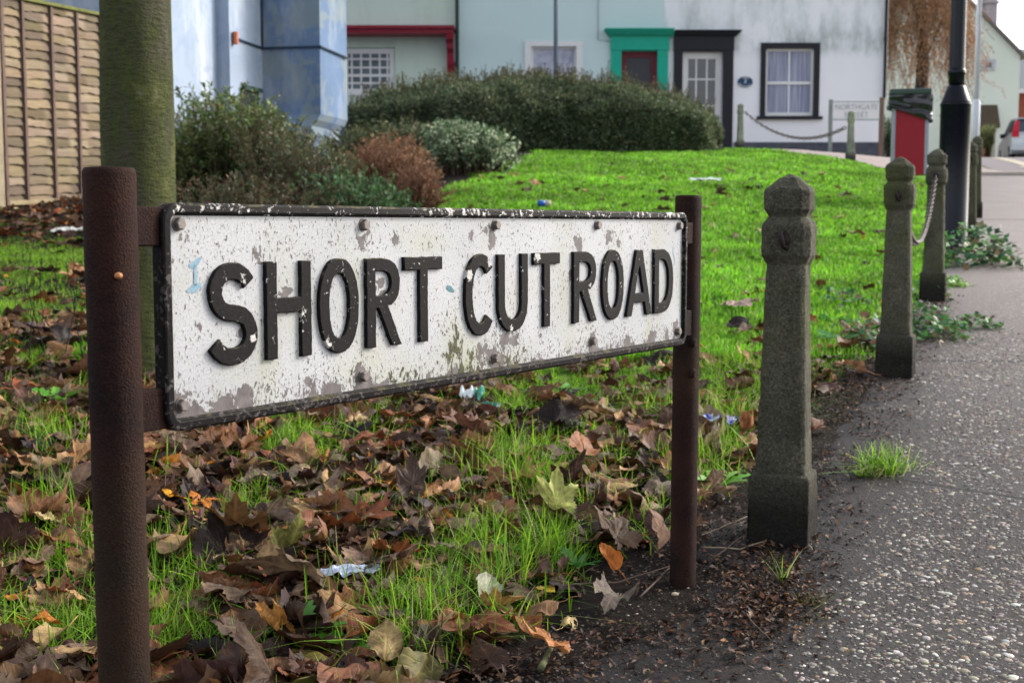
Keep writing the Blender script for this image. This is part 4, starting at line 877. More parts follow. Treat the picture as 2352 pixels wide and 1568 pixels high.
# ---- cars
m_silver = simple('silver_car_paint', (.50, .53, .56), .28, .1, 3, metal=.35, coat=.4); m_tyre = simple('tyre_rubber', (.02, .02, .02), .8); m_rim = simple('alloy_rim', (.4, .4, .42), .35, metal=.8)
m_tail = simple('red_lamp_lens', (.55, .02, .04), .2, .2, 20); m_cg = simple('tinted_car_glass', (.02, .05, .08), .06, .2, 2, spec=.8); m_blk = simple('black_trim', (.03, .03, .035), .6)
def car(x, y, rot, label, paint):
    t = thing('parked_car', label, 'car', (x, y, gz(x, y)-.04), 'cars parked beyond the crest', rot); t.scale = (.93, .93, .93)
    W = .86
    # side profile from the tail (y=0) to the nose (y=4.1): (y, z, half width)
    low = [(0.0, .42), (.02, .95), (.12, 1.05), (1.0, 1.04), (2.9, .98), (3.9, .80), (4.1, .55), (4.08, .30), (.10, .28)]
    b = MB(); n = len(low); V = []
    for s, w2 in ((-1, W-.07), (-1, W), (1, W), (1, W-.07)):
        for (yy, zz) in low:
            k = (1 if abs(w2-W) < 1e-6 else 0); V.append((s*w2, yy+(.0 if k else (.10 if yy < 2 else -.12))*-1*(0 if k else .4), zz*(1 if k else 1.02)))
    V = []
    secs = [(-W, .03), (-W+.05, .0), (-W*.5, -.04), (0, -.06), (W*.5, -.04), (W-.05, .0), (W, .03)]
    for xx, dy in secs:
        for (yy, zz) in low: V.append((xx, yy+(dy if yy < 2 else -dy*2), zz+(-.02 if abs(xx) >= W else 0)))
    Fc = [tuple(reversed(range(n)))]+[tuple(range((len(secs)-1)*n, len(secs)*n))]
    for j in range(len(secs)-1):
        for k in range(n): Fc.append((j*n+k, j*n+(k+1) % n, (j+1)*n+(k+1) % n, (j+1)*n+k))
    b.add(V, Fc); b.build('body', paint, t, False, True, bevel=.03)
    g = MB(); cab = [(.10, 1.03, W-.06), (.42, 1.50, W-.20), (1.9, 1.56, W-.20), (3.0, 1.00, W-.08)]
    V = [(s*w2, yy, zz) for s in (-1, 1) for yy, zz, w2 in cab]
    g.add(V, [(0, 1, 2, 3), (7, 6, 5, 4), (0, 4, 5, 1), (2, 6, 7, 3)]); g.build('windows', m_cg, t, local=True)
    r = MB(); r.add([(-(W-.2), .34, 1.515), (W-.2, .34, 1.515), (W-.2, 2.0, 1.575), (-(W-.2), 2.0, 1.575), (-(W-.24), .36, 1.56), (W-.24, .36, 1.56), (W-.24, 1.95, 1.61), (-(W-.24), 1.95, 1.61)], [(0, 3, 2, 1), (4, 5, 6, 7), (0, 1, 5, 4), (1, 2, 6, 5), (2, 3, 7, 6), (3, 0, 4, 7)]); r.build('roof', paint, t, local=True)
    for s in (-1, 1):
        p = MB(); p.tube([(s*(W-.055), .09, 1.02), (s*(W-.19), .41, 1.52), (s*(W-.19), 1.95, 1.57), (s*(W-.06), 3.02, 1.0)], .035, 6); p.build('roof_pillar', paint, t, local=True)
        l = MB(); l.add([(s*(W-.02), .02, .86), (s*(W-.24), -.03, .86), (s*(W-.235), .02, 1.10), (s*(W-.29), .36, 1.47), (s*(W-.16), .38, 1.46), (s*(W-.02), .10, 1.08), (s*(W+.004), .16, .90)], [(0, 1, 2, 5), (2, 3, 4, 5), (0, 5, 6)] if s > 0 else [(5, 2, 1, 0), (5, 4, 3, 2), (6, 5, 0)])
        l.V = [Vector((v.x*1.004, v.y-.035, v.z)) for v in l.V]; l.build('tail_light', m_tail, t, local=True)
        mm = MB(); mm.box(s*(W+.02)-.07, s*(W+.02)+.10, 2.55, 2.68, .98, 1.14); mm.build('wing_mirror', m_blk, t, local=True, bevel=.02)
        for yy in (.78, 3.25):
            M = Matrix.Translation((s*(W-.10), yy, .31)) @ Matrix.Rotation(s*math.pi/2, 4, 'Y')
            q = MB(); q.lathe([(.31, -.09), (.315, -.02), (.31, .09), (.28, .11), (.2, .115)], 24); q.V = [M @ v for v in q.V]; wh = q.build('wheel', m_tyre, t, True, True)
            q = MB(); q.lathe([(.19, .10), (.19, .122), (.05, .125)], 16); q.V = [M @ v for v in q.V]; ri = q.build('rim', m_rim, wh, False, True)
    q = MB(); q.box(-W+.04, W-.04, -.14, .06, .36, .62); q.build('bumper', paint, t, local=True, bevel=.04)
    q = MB(); q.box(-.26, .26, -.085, -.06, .74, .85); q.build('number_plate', simple('yellow_plate', (.6, .45, .06), .5), t, local=True)
    return t
pc_ = P(2382, 362, 42.5); car(pc_.x, 42.5, R(-14), 'silver people carrier with tall red tail lights seen at the right edge', m_silver)
pc2 = P(2322, 362, 50); car(pc2.x, 48.2, R(-14), 'white car parked beyond the silver one, mostly hidden', simple('white_car_paint', (.70, .72, .76), .3, .08, 4, coat=.4))

# ================================================================= FOLIAGE BUILDERS
def quads_mesh(name, c, d, n, L_, W_, cols, fold=.25):
    """kite-shaped leaves: base point c, direction d, normal n, length L_, width W_"""
    d = d/np.linalg.norm(d, axis=1, keepdims=True); s = np.cross(d, n); s /= np.linalg.norm(s, axis=1, keepdims=True)+1e-9; nn = np.cross(s, d)
    L_ = np.broadcast_to(L_, len(c))[:, None]; W_ = np.broadcast_to(W_, len(c))[:, None]
    V = np.stack([c, c+d*L_*.45+s*W_*.5+nn*W_*fold, c+d*L_, c+d*L_*.45-s*W_*.5+nn*W_*fold], 1).reshape(-1, 3)
    i = np.arange(len(c))[:, None]*4; Fc = np.concatenate([i+np.array([[0, 1, 2]]), i+np.array([[0, 2, 3]])], 0)
    return mesh_from(name, V, Fc, False, np.repeat(cols, 4, 0))
def rnd(n, a=0., b=1.): return RNG.uniform(a, b, n)
def unit(n):
    v = RNG.normal(size=(n, 3)); return v/np.linalg.norm(v, axis=1, keepdims=True)
def pal(n, cols, w=None, var=.25):
    cols = np.array(cols); k = RNG.choice(len(cols), n, p=w); return np.clip(cols[k]*(1+RNG.normal(0, var, (n, 1)))*(1+RNG.normal(0, .05, (n, 3))), .004, 1)
m_fol = leafmat('shrub_leaves', rough=.55, transl=.25); m_twig = simple('dark_twigs', (.06, .04, .03), .9, .4, 20); m_twigc = leafmat('bare_twigs', rough=.9, transl=.0, spec=.1)
def strands(name, paths, rad, m, parent=None, cols=None):
    """thin three-sided stems along (n, k, 3) paths"""
    n, k, _ = paths.shape; t = np.gradient(paths, axis=1); t /= np.linalg.norm(t, axis=2, keepdims=True)+1e-9
    a = np.cross(t, np.array([.3, .9, .2])); a /= np.linalg.norm(a, axis=2, keepdims=True)+1e-9; c = np.cross(t, a); r = np.broadcast_to(rad, (n, k))[:, :, None]
    V = np.stack([paths+(a*math.cos(q)+c*math.sin(q))*r for q in (0, 2.094, 4.189)], 2).reshape(-1, 3)
    base = (np.arange(n)[:, None]*k+np.arange(k-1)[None, :])*3; Fs = []
    for j in range(3):
        j2 = (j+1) % 3; Fs.append(np.stack([base+j, base+j2, base+3+j2, base+3+j], -1).reshape(-1, 4))
    return link(name, mesh_from(name, V, np.concatenate(Fs), False, None if cols is None else np.repeat(cols, k*3, 0)), m, parent)

# ---- the hedge
hd = thing('hedge', 'wide domed evergreen hedge in front of the terrace houses', 'hedge', (1.0, 21, gz(1, 21)))
hu = np.array([770, 800, 830, 900, 1000, 1100, 1200, 1300, 1400, 1500, 1550, 1600, 1640, 1662, 1672]); hv = 24+np.array([262, 232, 206, 184, 175, 167, 163, 163, 172, 192, 206, 222, 236, 250, 290])
hv = hv+((hu-1230)/400.)**2*13
YT = 21.6
hxs = np.array([P(u, 300, YT).x for u in hu]); hzs = np.array([P(1300, v, YT).z for v in hv])
hx0_, hx1_ = hxs[0], P(1668, 300, 19.6).x
def hedge_surf(n):
    x = RNG.uniform(0, 1, n); q = RNG.uniform(0, 1, n)
    X = hx0_+(hx1_-hx0_)*x; zt = np.interp(X*1.0, np.linspace(hx0_, hx1_, 15) if False else hxs*(hx1_/hxs[-1]) if False else hxs, hzs)
    g = G(X, np.full(n, 20.))-.05; h = zt-g
    # profile: front face, rounded shoulder, top, back
    s = q*1.35; fx = np.clip(s/.38, 0, 1); ang = np.clip((s-.38)/.42, 0, 1)*math.pi/2; back = np.clip((s-.8)/.55, 0, 1)
    Z = g+h*(.50*fx+.50*np.sin(ang)); Y = 19.55+2.1*(1-np.cos(ang))+back*1.3; Z = np.where(back > 0, Z-h*.0-h*.9*np.clip(back-.45, 0, 1)**1.5*1.6, Z)
    Y = Y+.15*np.sin(X*1.7)-(sst(.0, .3, 1-x)*0)+.0
    Nn = np.stack([np.zeros(n), -np.cos(ang)*(1-back)+back, np.sin(ang)*(1-back*.7)+.05], 1)
    e = np.minimum(x, 1-x); endr = sst(0, .06, e); X = X+np.sign(x-.5)*0; Y = Y+(1-endr)*.5*(1-fx*.0)
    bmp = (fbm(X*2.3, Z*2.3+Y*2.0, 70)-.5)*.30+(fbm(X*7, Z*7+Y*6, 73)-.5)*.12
    Pp = np.stack([X, Y, Z], 1)+Nn*bmp[:, None]; return Pp, Nn, bmp
Pp, Nn, bm_ = hedge_surf(95000)
c = Pp-Nn*rnd(len(Pp), 0, .16)[:, None]
d = unit(len(c))+Nn*.9+np.array([0, 0, .3]); hcol = pal(len(c), [(.050, .072, .036), (.075, .098, .050), (.11, .128, .066), (.028, .046, .030), (.15, .14, .07)], [.3, .28, .2, .14, .08], .25)
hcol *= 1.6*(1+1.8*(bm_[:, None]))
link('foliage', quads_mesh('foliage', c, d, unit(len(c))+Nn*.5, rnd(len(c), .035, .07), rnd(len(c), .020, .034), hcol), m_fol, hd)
# sprigs standing proud of the top
Pq, Nq, _ = hedge_surf(9000); k = (Nq[:, 2] > .75); Pq = Pq[k][:1000]; n = len(Pq); hgt = rnd(n, .06, .24); dd = unit(n)*.35+np.array([0, 0, 1.]); tt = np.linspace(0, 1, 4)
pth = Pq[:, None, :]+dd[:, None, :]*(tt[None, :, None]*hgt[:, None, None]); strands('sprigs', pth, .004, m_twigc, hd, pal(n, [(.07, .06, .035)]))
k2 = RNG.integers(0, n, 9000); tq = rnd(9000); cc = Pq[k2]+dd[k2]*(tq*hgt[k2])[:, None]
link('sprig_leaves', quads_mesh('sprig_leaves', cc, unit(9000)+np.array([0, 0, .7]), unit(9000), rnd(9000, .03, .055), rnd(9000, .014, .024), pal(9000, [(.09, .10, .04), (.13, .12, .05)])), m_fol, hd)
# woody heart of the hedge
core = MB(); V = []; Fc = []; nxs = 40
for i in range(nxs+1):
    X = hx0_+.15+(hx1_-hx0_-.3)*i/nxs; g = gz(X, 20)-.1; h = float(np.interp(X, hxs, hzs))-g; e = min(i, nxs-i)/nxs; k = .75+.25*min(1, e*12)
    for (yy, zz) in ((19.95, 0), (19.95, .42), (20.3, .68), (21.2, .86), (22.3, .86), (22.9, .5), (22.9, 0)): V.append((X, yy, g+h*zz*k))
for i in range(nxs):
    for j in range(6): a = i*7+j; Fc.append((a, a+1, a+8, a+7))
Fc += [tuple(range(7)), tuple(reversed(range(nxs*7, nxs*7+7)))]
core.add(V, Fc); core.build('branches', simple('hedge_heartwood', (.020, .022, .013), .95, .5, 9), hd)

# ---- shrubs made of arching leafy stems
def stem_shrub(name, label, cat, x, y, rx, ry, nst, hfun, cols, w_, leaf=(.05, .014), per=34, stemcol=(.07, .05, .035), lean=.35, up=.6, leafstart=.15, droop=.12, parentgroup=None):
    t = thing(name, label, cat, (x, y, gz(x, y)), parentgroup)
    a = rnd(nst, 0, 2*math.pi); rr3 = np.sqrt(rnd(nst)); bx_ = x+rx*rr3*np.cos(a)*.75; by_ = y+ry*rr3*np.sin(a)*.75
    tx = x+rx*rr3*np.cos(a)*1.12+RNG.normal(0, .08, nst); ty = y+ry*rr3*np.sin(a)*1.12; g = G(bx_, by_)-.03
    h = hfun(tx, ty)*rnd(nst, .55, 1.12); K = 7; tt = np.linspace(0, 1, K)[None, :]
    X = bx_[:, None]+(tx-bx_)[:, None]*tt**1.3+RNG.normal(0, .035, (nst, K))*tt; Y = by_[:, None]+(ty-by_)[:, None]*tt**1.3+RNG.normal(0, .03, (nst, K))*tt; Z = g[:, None]+h[:, None]*(tt**.85-droop*tt**3)
    path = np.stack([X, Y, Z], -1); strands('stems', path, np.linspace(.008, .002, K)[None, :], m_twigc, t, pal(nst, [stemcol]))
    n = nst*per; k = np.repeat(np.arange(nst), per); q = leafstart+(1-leafstart)*rnd(n)**.75; f = q*(K-1); i = np.minimum(f.astype(int), K-2); f = (f-i)[:, None]
    c = path[k, i]*(1-f)+path[k, i+1]*f; ax = path[k, i+1]-path[k, i]; ax /= np.linalg.norm(ax, axis=1, keepdims=True)+1e-9
    u_ = unit(n); side = np.cross(ax, u_); side /= np.linalg.norm(side, axis=1, keepdims=True)+1e-9
    d = ax*up+side*1.0+np.array([0, 0, -.05]); shade = 1.2+.8*fbm(c[:, 0]*4, c[:, 2]*4+c[:, 1]*3, 77)
    link('leaves', quads_mesh('leaves', c, d, ax+unit(n)*.4, rnd(n, .6, 1.2)*leaf[0]*(1.15-.5*q), rnd(n, .7, 1.2)*leaf[1], pal(n, cols, w_)*shade[:, None]), m_fol, t)
    return t
GR = [(.085, .125, .035), (.05, .085, .03), (.13, .16, .05), (.10, .085, .03)]
def hf(zpx, Y):
    us = np.array([p[0] for p in zpx]); X = np.array([P(p[0], p[1], Y).x for p in zpx]); Z = np.array([P(p[0], p[1], Y).z for p in zpx])
    return lambda x, y: np.maximum(.15, np.interp(np.asarray(x), X, Z)-G(x, np.full_like(np.asarray(x, float), Y)))
stem_shrub('leafy_shrub', 'tall feathery green shrub just right of the mossy tree trunk', 'shrub', P(520, 400, 10.2).x, 10.2, .60, .7, 420, hf([(380, 250), (430, 205), (480, 165), (520, 200), (580, 175), (620, 220), (680, 255), (760, 310)], 10.2), GR, [.4, .3, .2, .1], (.085, .020), 36)
stem_shrub('leafy_shrub', 'lower brownish green shrub in the middle of the flower bed', 'shrub', P(690, 420, 9.6).x, 9.6, .42, .55, 300, hf([(560, 230), (640, 245), (720, 285), (790, 325), (860, 370)], 9.6), [(.06, .085, .035), (.09, .07, .035), (.045, .06, .03)], [.4, .35, .25], (.06, .016), 34)
stem_shrub('leafy_shrub', 'short dark green shrub in front of the dead brown bush', 'shrub', P(830, 440, 9.0).x, 9.0, .30, .4, 220, hf([(740, 375), (800, 365), (870, 385), (915, 420)], 9.0), [(.05, .11, .04), (.035, .075, .035), (.08, .14, .05)], [.5, .3, .2], (.045, .016), 34, up=.9)
stem_shrub('leafy_shrub', 'dark tangled undergrowth at the foot of the shrubs behind the sign', 'shrub', P(560, 450, 8.6).x, 8.6, .65, .4, 260, hf([(380, 390), (600, 380), (740, 410), (860, 440)], 8.6), [(.05, .05, .025), (.04, .07, .03), (.10, .06, .03)], [.4, .3, .3], (.045, .014), 26)
stem_shrub('dead_bush', 'withered rust brown bush in front of the hedge', 'bush', P(900, 380, 12.2).x, 12.2, .42, .45, 330, hf([(800, 330), (850, 300), (900, 288), (950, 300), (1010, 370)], 12.2), [(.20, .10, .055), (.14, .075, .045), (.28, .16, .07)], [.5, .3, .2], (.045, .012), 26, stemcol=(.16, .09, .06), up=1.0)
stem_shrub('dead_bush', 'smaller withered brown bush sloping to the lawn edge', 'bush', P(965, 420, 11.2).x, 11.2, .20, .35, 170, hf([(900, 395), (950, 350), (1000, 372), (1020, 410)], 11.2), [(.15, .08, .05), (.11, .06, .04), (.22, .10, .05)], [.5, .3, .2], (.035, .010), 30, stemcol=(.12, .06, .04), up=1.0)
stem_shrub('variegated_shrub', 'cream and green variegated shrub at the hedge foot by the lawn edge', 'shrub', P(1080, 350, 15.2).x, 15.2, .55, .8, 300, hf([(950, 300), (1000, 268), (1060, 262), (1140, 285), (1200, 310), (1230, 345)], 15.2), [(.07, .13, .06), (.36, .38, .26), (.05, .09, .05), (.17, .22, .12)], [.35, .22, .25, .18], (.055, .034), 30, up=.5)
stem_shrub('leafy_shrub', 'olive shrub between the variegated shrub and the hedge', 'shrub', P(900, 330, 17).x, 17.0, .95, .8, 340, hf([(780, 290), (860, 270), (950, 262), (1050, 285)], 17), [(.07, .09, .035), (.05, .07, .03), (.12, .12, .05)], [.4, .4, .2], (.055, .022), 30)
stem_shrub('leafy_shrub', 'dark shrub at the corner of the white house behind the litter bin', 'shrub', P(2037, 340, 27.5).x, 27.6, .28, .4, 120, lambda x, y: np.full_like(x, 1.0), [(.03, .05, .025), (.05, .07, .03)], [.5, .5], (.07, .03), 30)
gp0 = P(2252, 362, 44)
pt = stem_shrub('potted_shrub', 'yellow green shrub in a terracotta pot by the cream house porch', 'potted plant', gp0.x, 44.0, .42, .4, 160, lambda x, y: np.full_like(x, 1.25), [(.16, .19, .06), (.11, .15, .05), (.22, .20, .08)], [.4, .4, .2], (.11, .035), 34)
b = MB(); b.lathe([(.14, gz(gp0.x, 44)), (.20, gz(gp0.x, 44)+.34), (.22, gz(gp0.x, 44)+.36), (.15, gz(gp0.x, 44)+.37)], 16, (gp0.x-.2, 44-.45)); b.build('pot', simple('terracotta', (.45, .17, .09), .8), pt)

# ---- big trunk
m_bark, nt, bs = newmat('mossy_smooth_bark')
o_ = nt.nodes.new('ShaderNodeTexCoord').outputs['Object']; n1 = noise(nt, 9, 8, .7, o_, .4, stretch=(1, 1, .40)); n2 = noise(nt, 40, 5, .6, o_, stretch=(.8, .8, 2.2)); n3 = noise(nt, 160, 4, .6, o_)
c_ = ramp(nt, n1, [(.34, (.115, .10, .075)), (.44, (.075, .072, .044)), (.52, (.066, .076, .028)), (.62, (.10, .11, .035)), (.72, (.18, .17, .13))])
c_ = mix(nt, ramp(nt, n2, [(.5, 0.0), (.68, .6)]), c_, mix(nt, 1.0, c_, (.45, .45, .45), 'MULTIPLY')); c_ = mix(nt, ramp(nt, n3, [(.72, 0.0), (.78, .5)]), c_, (.28, .30, .24))
nt.links.new(c_, bs.inputs['Base Color']); bs.inputs['Roughness'].default_value = .9; bump(nt, bs, math_(nt, 'ADD', n2, math_(nt, 'MULTIPLY', n3, .6)), 1.0, .018)
def trunk_mesh(x, y, z0, z1, r0, r1, seed, lean=(0, 0), flare=.25, n=40, m=60):
    z = np.linspace(0, 1, m); V = []
    for t in z:
        zz = z0+(z1-z0)*t; r = (r0+(r1-r0)*t)*(1+flare*math.exp(-(zz-z0)*7))*(1+.03*math.sin(zz*3.1+1)+.02*math.sin(zz*7.3))
        for k in range(n):
            a = 2*math.pi*k/n; q = 1+(float(fbm(math.cos(a)*1.2+seed, zz*1.0+math.sin(a)*1.2, seed))-.5)*.14; V.append((x+lean[0]*(zz-z0)+r*q*math.cos(a), y+lean[1]*(zz-z0)+r*q*math.sin(a), zz))
    return V, [(i*n+k, i*n+(k+1) % n, (i+1)*n+(k+1) % n, (i+1)*n+k) for i in range(m-1) for k in range(n)]
tx_, ty_ = (326-1176)/F_PX*4.45, 4.45
tr = thing('tree', 'thick smooth tree trunk green with moss behind the left end of the sign', 'tree', (tx_, ty_, gz(tx_, ty_)))
V, Fc = trunk_mesh(tx_, ty_, gz(tx_, ty_)-.1, 3.4, .127, .108, 3); link('trunk', mesh_from('trunk', V, Fc, True), m_bark, tr)
b = MB()
for k in range(6):
    a = k*1.05+.4; pts = [Vector((tx_, ty_, 3.2))]; dr = Vector((math.cos(a)*.5, math.sin(a)*.5, 1)).normalized()
    for j in range(7): pts.append(pts[-1]+dr*.55); dr = (dr+Vector((random.uniform(-.25, .25), random.uniform(-.25, .25), .1))).normalized()
    b.tube(pts, [.07*(1-j/8.5) for j in range(8)], 8)
    for j in range(2, 7):
        for _ in range(3):
            d2 = (dr+Vector((random.uniform(-1, 1), random.uniform(-1, 1), random.uniform(0, .5)))).normalized(); b.tube([pts[j], pts[j]+d2*.5, pts[j]+d2*1.0+Vector((0, 0, .15))], [.018, .011, .004], 5)
b.build('crown', m_bark, tr, True)

# ---- weeping russet tree beyond the houses
def weeping(x, y, label, H, Rw, cols, nst=2600):
    t = thing('weeping_tree', label, 'tree', (x, y, gz(x, y)), 'bare autumn trees beyond the houses'); g = gz(x, y)
    b = MB(); b.tube([(x, y, g-.2), (x+.1, y, g+H*.35), (x-.1, y, g+H*.7), (x, y, g+H*.9)], [.22, .18, .12, .05], 10)
    for k in range(12):
        a = k*.55; b.tube([(x, y, g+H*(.3+.045*k)), (x+math.cos(a)*Rw*.4, y+math.sin(a)*Rw*.4, g+H*(.48+.04*k)), (x+math.cos(a)*Rw*.85, y+math.sin(a)*Rw*.85, g+H*(.50+.035*k))], [.08, .05, .02], 6)
    b.build('trunk', m_twig, t, True)
    a = rnd(nst, 0, 2*math.pi); r = Rw*np.sqrt(rnd(nst)); X = x+r*np.cos(a); Y = y+r*np.sin(a); zt = g+H*np.sqrt(np.clip(1-(r/Rw)**2*.75, 0, 1))*rnd(nst, .55, 1.0); L_ = rnd(nst, .4, 1.7); K = 6; tt = np.linspace(0, 1, K)[None, :]
    p = np.stack([X[:, None]+(r*np.cos(a))[:, None]*.10*tt+RNG.normal(0, .06, (nst, K)), Y[:, None]+RNG.normal(0, .06, (nst, K)), zt[:, None]-L_[:, None]*(tt**1.2)+.5*tt*(1-tt)], -1); p[:, :, 0] += RNG.normal(0, .35, (nst, 1))*tt
    strands('twigs', p, .009, m_twigc, t, pal(nst, cols)); n = nst*22; k = RNG.integers(0, nst, n); f = rnd(n)*(K-1); i = np.minimum(f.astype(int), K-2); f = (f-i)[:, None]; c = p[k, i]*(1-f)+p[k, i+1]*f+RNG.normal(0, .09, (n, 3))
    link('crown', quads_mesh('crown', c, unit(n)+np.array([0, 0, -.8]), unit(n), rnd(n, .05, .11), rnd(n, .025, .05), pal(n, cols)*1.3), m_fol, t)
weeping((2098-1176)/F_PX*40, 40, 'russet brown drooping tree filling the gap beside the white house', 8.6, 1.5, [(.30, .15, .07), (.22, .12, .07), (.38, .20, .09), (.26, .19, .13)], 1100)
weeping((2070-1176)/F_PX*58, 58, 'paler brown tree beyond the russet drooping one', 9.5, 2.4, [(.32, .22, .14), (.28, .16, .09), (.36, .27, .18)], 1600)

# ---- fence panel
fn = thing('fence', 'weathered wavy-edged lap fence panel with green algae at the top left', 'fence', (-4.2, 11.8, gz(-4.2, 11.8)))
f0, f1 = P(4, 472, 11.05), P(236, 460, 12.65); f0v, f1v = Vector((f0.x, f0.y)), Vector((f1.x, f1.y)); fd = (f1v-f0v); fL = fd.length; fd.normalize(); fnm = Vector((fd.y, -fd.x))
fb0, fb1 = f0.z, f1.z; ft0, ft1 = P(4, -14, 11.05).z, P(236, 34, 12.65).z
def fpt(s, h, o=0):
    p = f0v+fd*s+fnm*o; zb_ = fb0+(fb1-fb0)*s/fL; zt_ = ft0+(ft1-ft0)*s/fL; return Vector((p.x, p.y, zb_+(zt_-zb_)*h))
def wood_mat(name, a, c, green):
    m, nt, bs = newmat(name); o = nt.nodes.new('ShaderNodeTexCoord').outputs['Object']; sx = nt.nodes.new('ShaderNodeSeparateXYZ'); nt.links.new(o, sx.inputs[0])
    n1 = noise(nt, 10, 6, .6, o, .4, stretch=(.6, .6, 9)); n2 = noise(nt, 2.6, 4, .6, o); vcol = N(nt, 'Attribute', attribute_name='col').outputs['Color']
    cc = mix(nt, n1, a, c); cc = mix(nt, 1.0, cc, vcol, 'MULTIPLY') if green else cc
    zr = N(nt, 'MapRange', i_From_Min=1.3, i_From_Max=2.9); nt.links.new(math_(nt, 'SUBTRACT', sx.outputs[2], math_(nt, 'MULTIPLY', math_(nt, 'ADD', sx.outputs[0], 4.4), 1.0)), zr.inputs[0])
    gm = math_(nt, 'MULTIPLY', ramp(nt, n2, [(.38, 0.0), (.6, .9)]), zr.outputs[0]); cc = mix(nt, gm, cc, (.17, .20, .03))
    nt.links.new(cc, bs.inputs['Base Color']); bs.inputs['Roughness'].default_value = .85; bump(nt, bs, n1, .5, .006); return m
m_fw = wood_mat('weathered_larch_boards', (.090, .068, .050), (.27, .215, .155), True); m_fb = simple('dark_fence_battens', (.17, .105, .08), .8, .5, 20, stretch=(6, 6, .5), col2=(.07, .05, .05))
nb = 21; V = []; Fc = []; cl = []; K = 26
for i in range(nb):
    h0 = i/nb; col_segs = [RNG.uniform(.62, 1.35)*np.array([1, RNG.uniform(.93, 1.02), RNG.uniform(.80, 1.0)]) for _ in range(5)]
    top = []; n0 = len(V)
    for k in range(K+1):
        s = fL*k/K; wv = (float(vn(k*.38+i*7.3, i*3.1, 5))-.5)*.015+(float(vn(k*1.3+i*3.3, i*1.7, 9))-.5)*.010
        for (hh, oo) in ((h0+wv, .034), (h0+.022, .030), (h0+1.16/nb, .002), (h0+wv+.001, .012)): V.append(fpt(s, min(hh, 1.0), oo)); cl.append(col_segs[min(4, int(5*k/(K+1)))])
    for k in range(K):
        a = n0+k*4
        for j, jj in ((0, 1), (1, 2), (3, 0)): Fc.append((a+j, a+4+j, a+4+jj, a+jj))
link('boards', mesh_from('boards', V, Fc, False, np.array(cl)), m_fw, fn)
def fbar(s0, s1, h0, h1, o0, o1, nm, m):
    b = MB(); V = [fpt(s, h, o) for h in (h0, h1) for s, o in ((s0, o0), (s1, o0), (s1, o1), (s0, o1))]; b.add(V, [(0, 3, 2, 1), (4, 5, 6, 7), (0, 1, 5, 4), (1, 2, 6, 5), (2, 3, 7, 6), (3, 0, 4, 7)]); b.build(nm, m, fn)
for u in (61, 126, 184):
    s = (at(u, 1).x and 0); 
    # batten where the line of sight meets the panel
    lo, hi = 0, fL
    for _ in range(30):
        md = (lo+hi)/2; p = f0v+fd*md; lo, hi = (md, hi) if 1176+p.x/p.y*F_PX < u else (lo, md)
    fbar(lo-.016, lo+.016, .02, .985, .031, .056, 'batten', m_fb)
fbar(-.005, .035, .0, .998, .031, .058, 'batten', m_fb); fbar(fL-.035, fL+.005, .0, .998, .031, .058, 'batten', m_fb)
m_rail = simple('pale_fence_rail', (.33, .27, .16), .85, .35, 10); fbar(.036, fL-.036, .0, .022, .0, .055, 'rail', m_rail); fbar(-.01, fL+.01, .992, 1.008, .0, .06, 'capping', simple('mossy_capping', (.16, .17, .05), .9, .4, 10))
fbar(-.10, -.02, -.12, 1.02, -.03, .05, 'post', simple('grey_fence_post', (.30, .25, .17), .85, .3, 10))
fbar(-.10-1.83, -.11, .0, 1.0, .0, .03, 'neighbouring_panel', m_rail)

# ================================================================= GROUND COVER
def to_px(x, y, z):
    z = z-ZC; yy = y*cp-z*sp; zz = y*sp+z*cp
    return 1176+F_PX*x/yy, 784-F_PX*zz/yy
BL = [(90, 605, 190, 36, 1.7), (90, 720, 170, 70, 1.0), (60, 830, 150, 40, .9), (60, 940, 90, 45, .8), (100, 1290, 190, 95, 1.0), (60, 1450, 210, 70, .9), (390, 1290, 80, 70, .8), (430, 1440, 110, 110, .9), (960, 1440, 130, 130, 1.1), (1120, 1500, 130, 90, 1.0),
      (1060, 1240, 110, 80, 1.0), (1270, 1160, 90, 90, 1.0), (1260, 1260, 110, 80, .9), (830, 1170, 120, 55, .9), (1010, 1130, 90, 50, .8), (600, 1190, 70, 60, .6), (720, 960, 120, 35, .7), (1650, 820, 120, 110, 1.1), (1680, 980, 90, 80, 1.0), (1470, 900, 130, 60, .9),
      (1370, 1030, 80, 60, .6), (1480, 1150, 60, 60, .6), (480, 930, 60, 50, .6), (130, 1010, 70, 60, .6), (1200, 950, 80, 40, .6), (1350, 900, 200, 40, .8), (760, 1030, 60, 60, .4), (640, 1060, 50, 40, .5), (1620, 1120, 60, 60, .6), (1180, 1390, 90, 60, .7), (820, 1260, 90, 40, .5), (560, 1050, 60, 30, .5), (1900, 700, 120, 60, .9), (1580, 700, 300, 40, .8)]
def greenness(x, y):
    z = G(x, y); u, v = to_px(x, y, z); g = np.zeros_like(u)
    for a, b_, ra, rb, s in BL: g = np.maximum(g, s*np.exp(-(((u-a)/ra)**2+((v-b_)/rb)**2)*.9))
    nz = fbm(x*5+9, y*5, 50); g = g*(.45+1.0*nz)+.6*sst(.57, .70, nz)
    g = np.maximum(g, sst(4.3, 5.6, y+(fbm(x*1.7, y*1.7, 51)-.5)*2.2)*sst(-1.9, -1.2, x-.0*y))
    return np.clip(g, 0, 1.2)
def bare(x, y):      # trodden soil beside the path: 1 = bare
    d = xleft(y)-x; lim = np.interp(y, [0, 1.7, 2.1, 2.5, 3.2, 4.2, 6, 10, 18], [.04, .07, .20, .22, .10, .05, .03, .02, .0])
    return 1-sst(-.02, .10, d-lim+(fbm(x*7, y*7, 52)-.5)*.22)
def linex(y): return _LX0+_LK*(y-_LY0)
m_grass = leafmat('grass_blades', rough=.5, transl=.42, spec=.3)
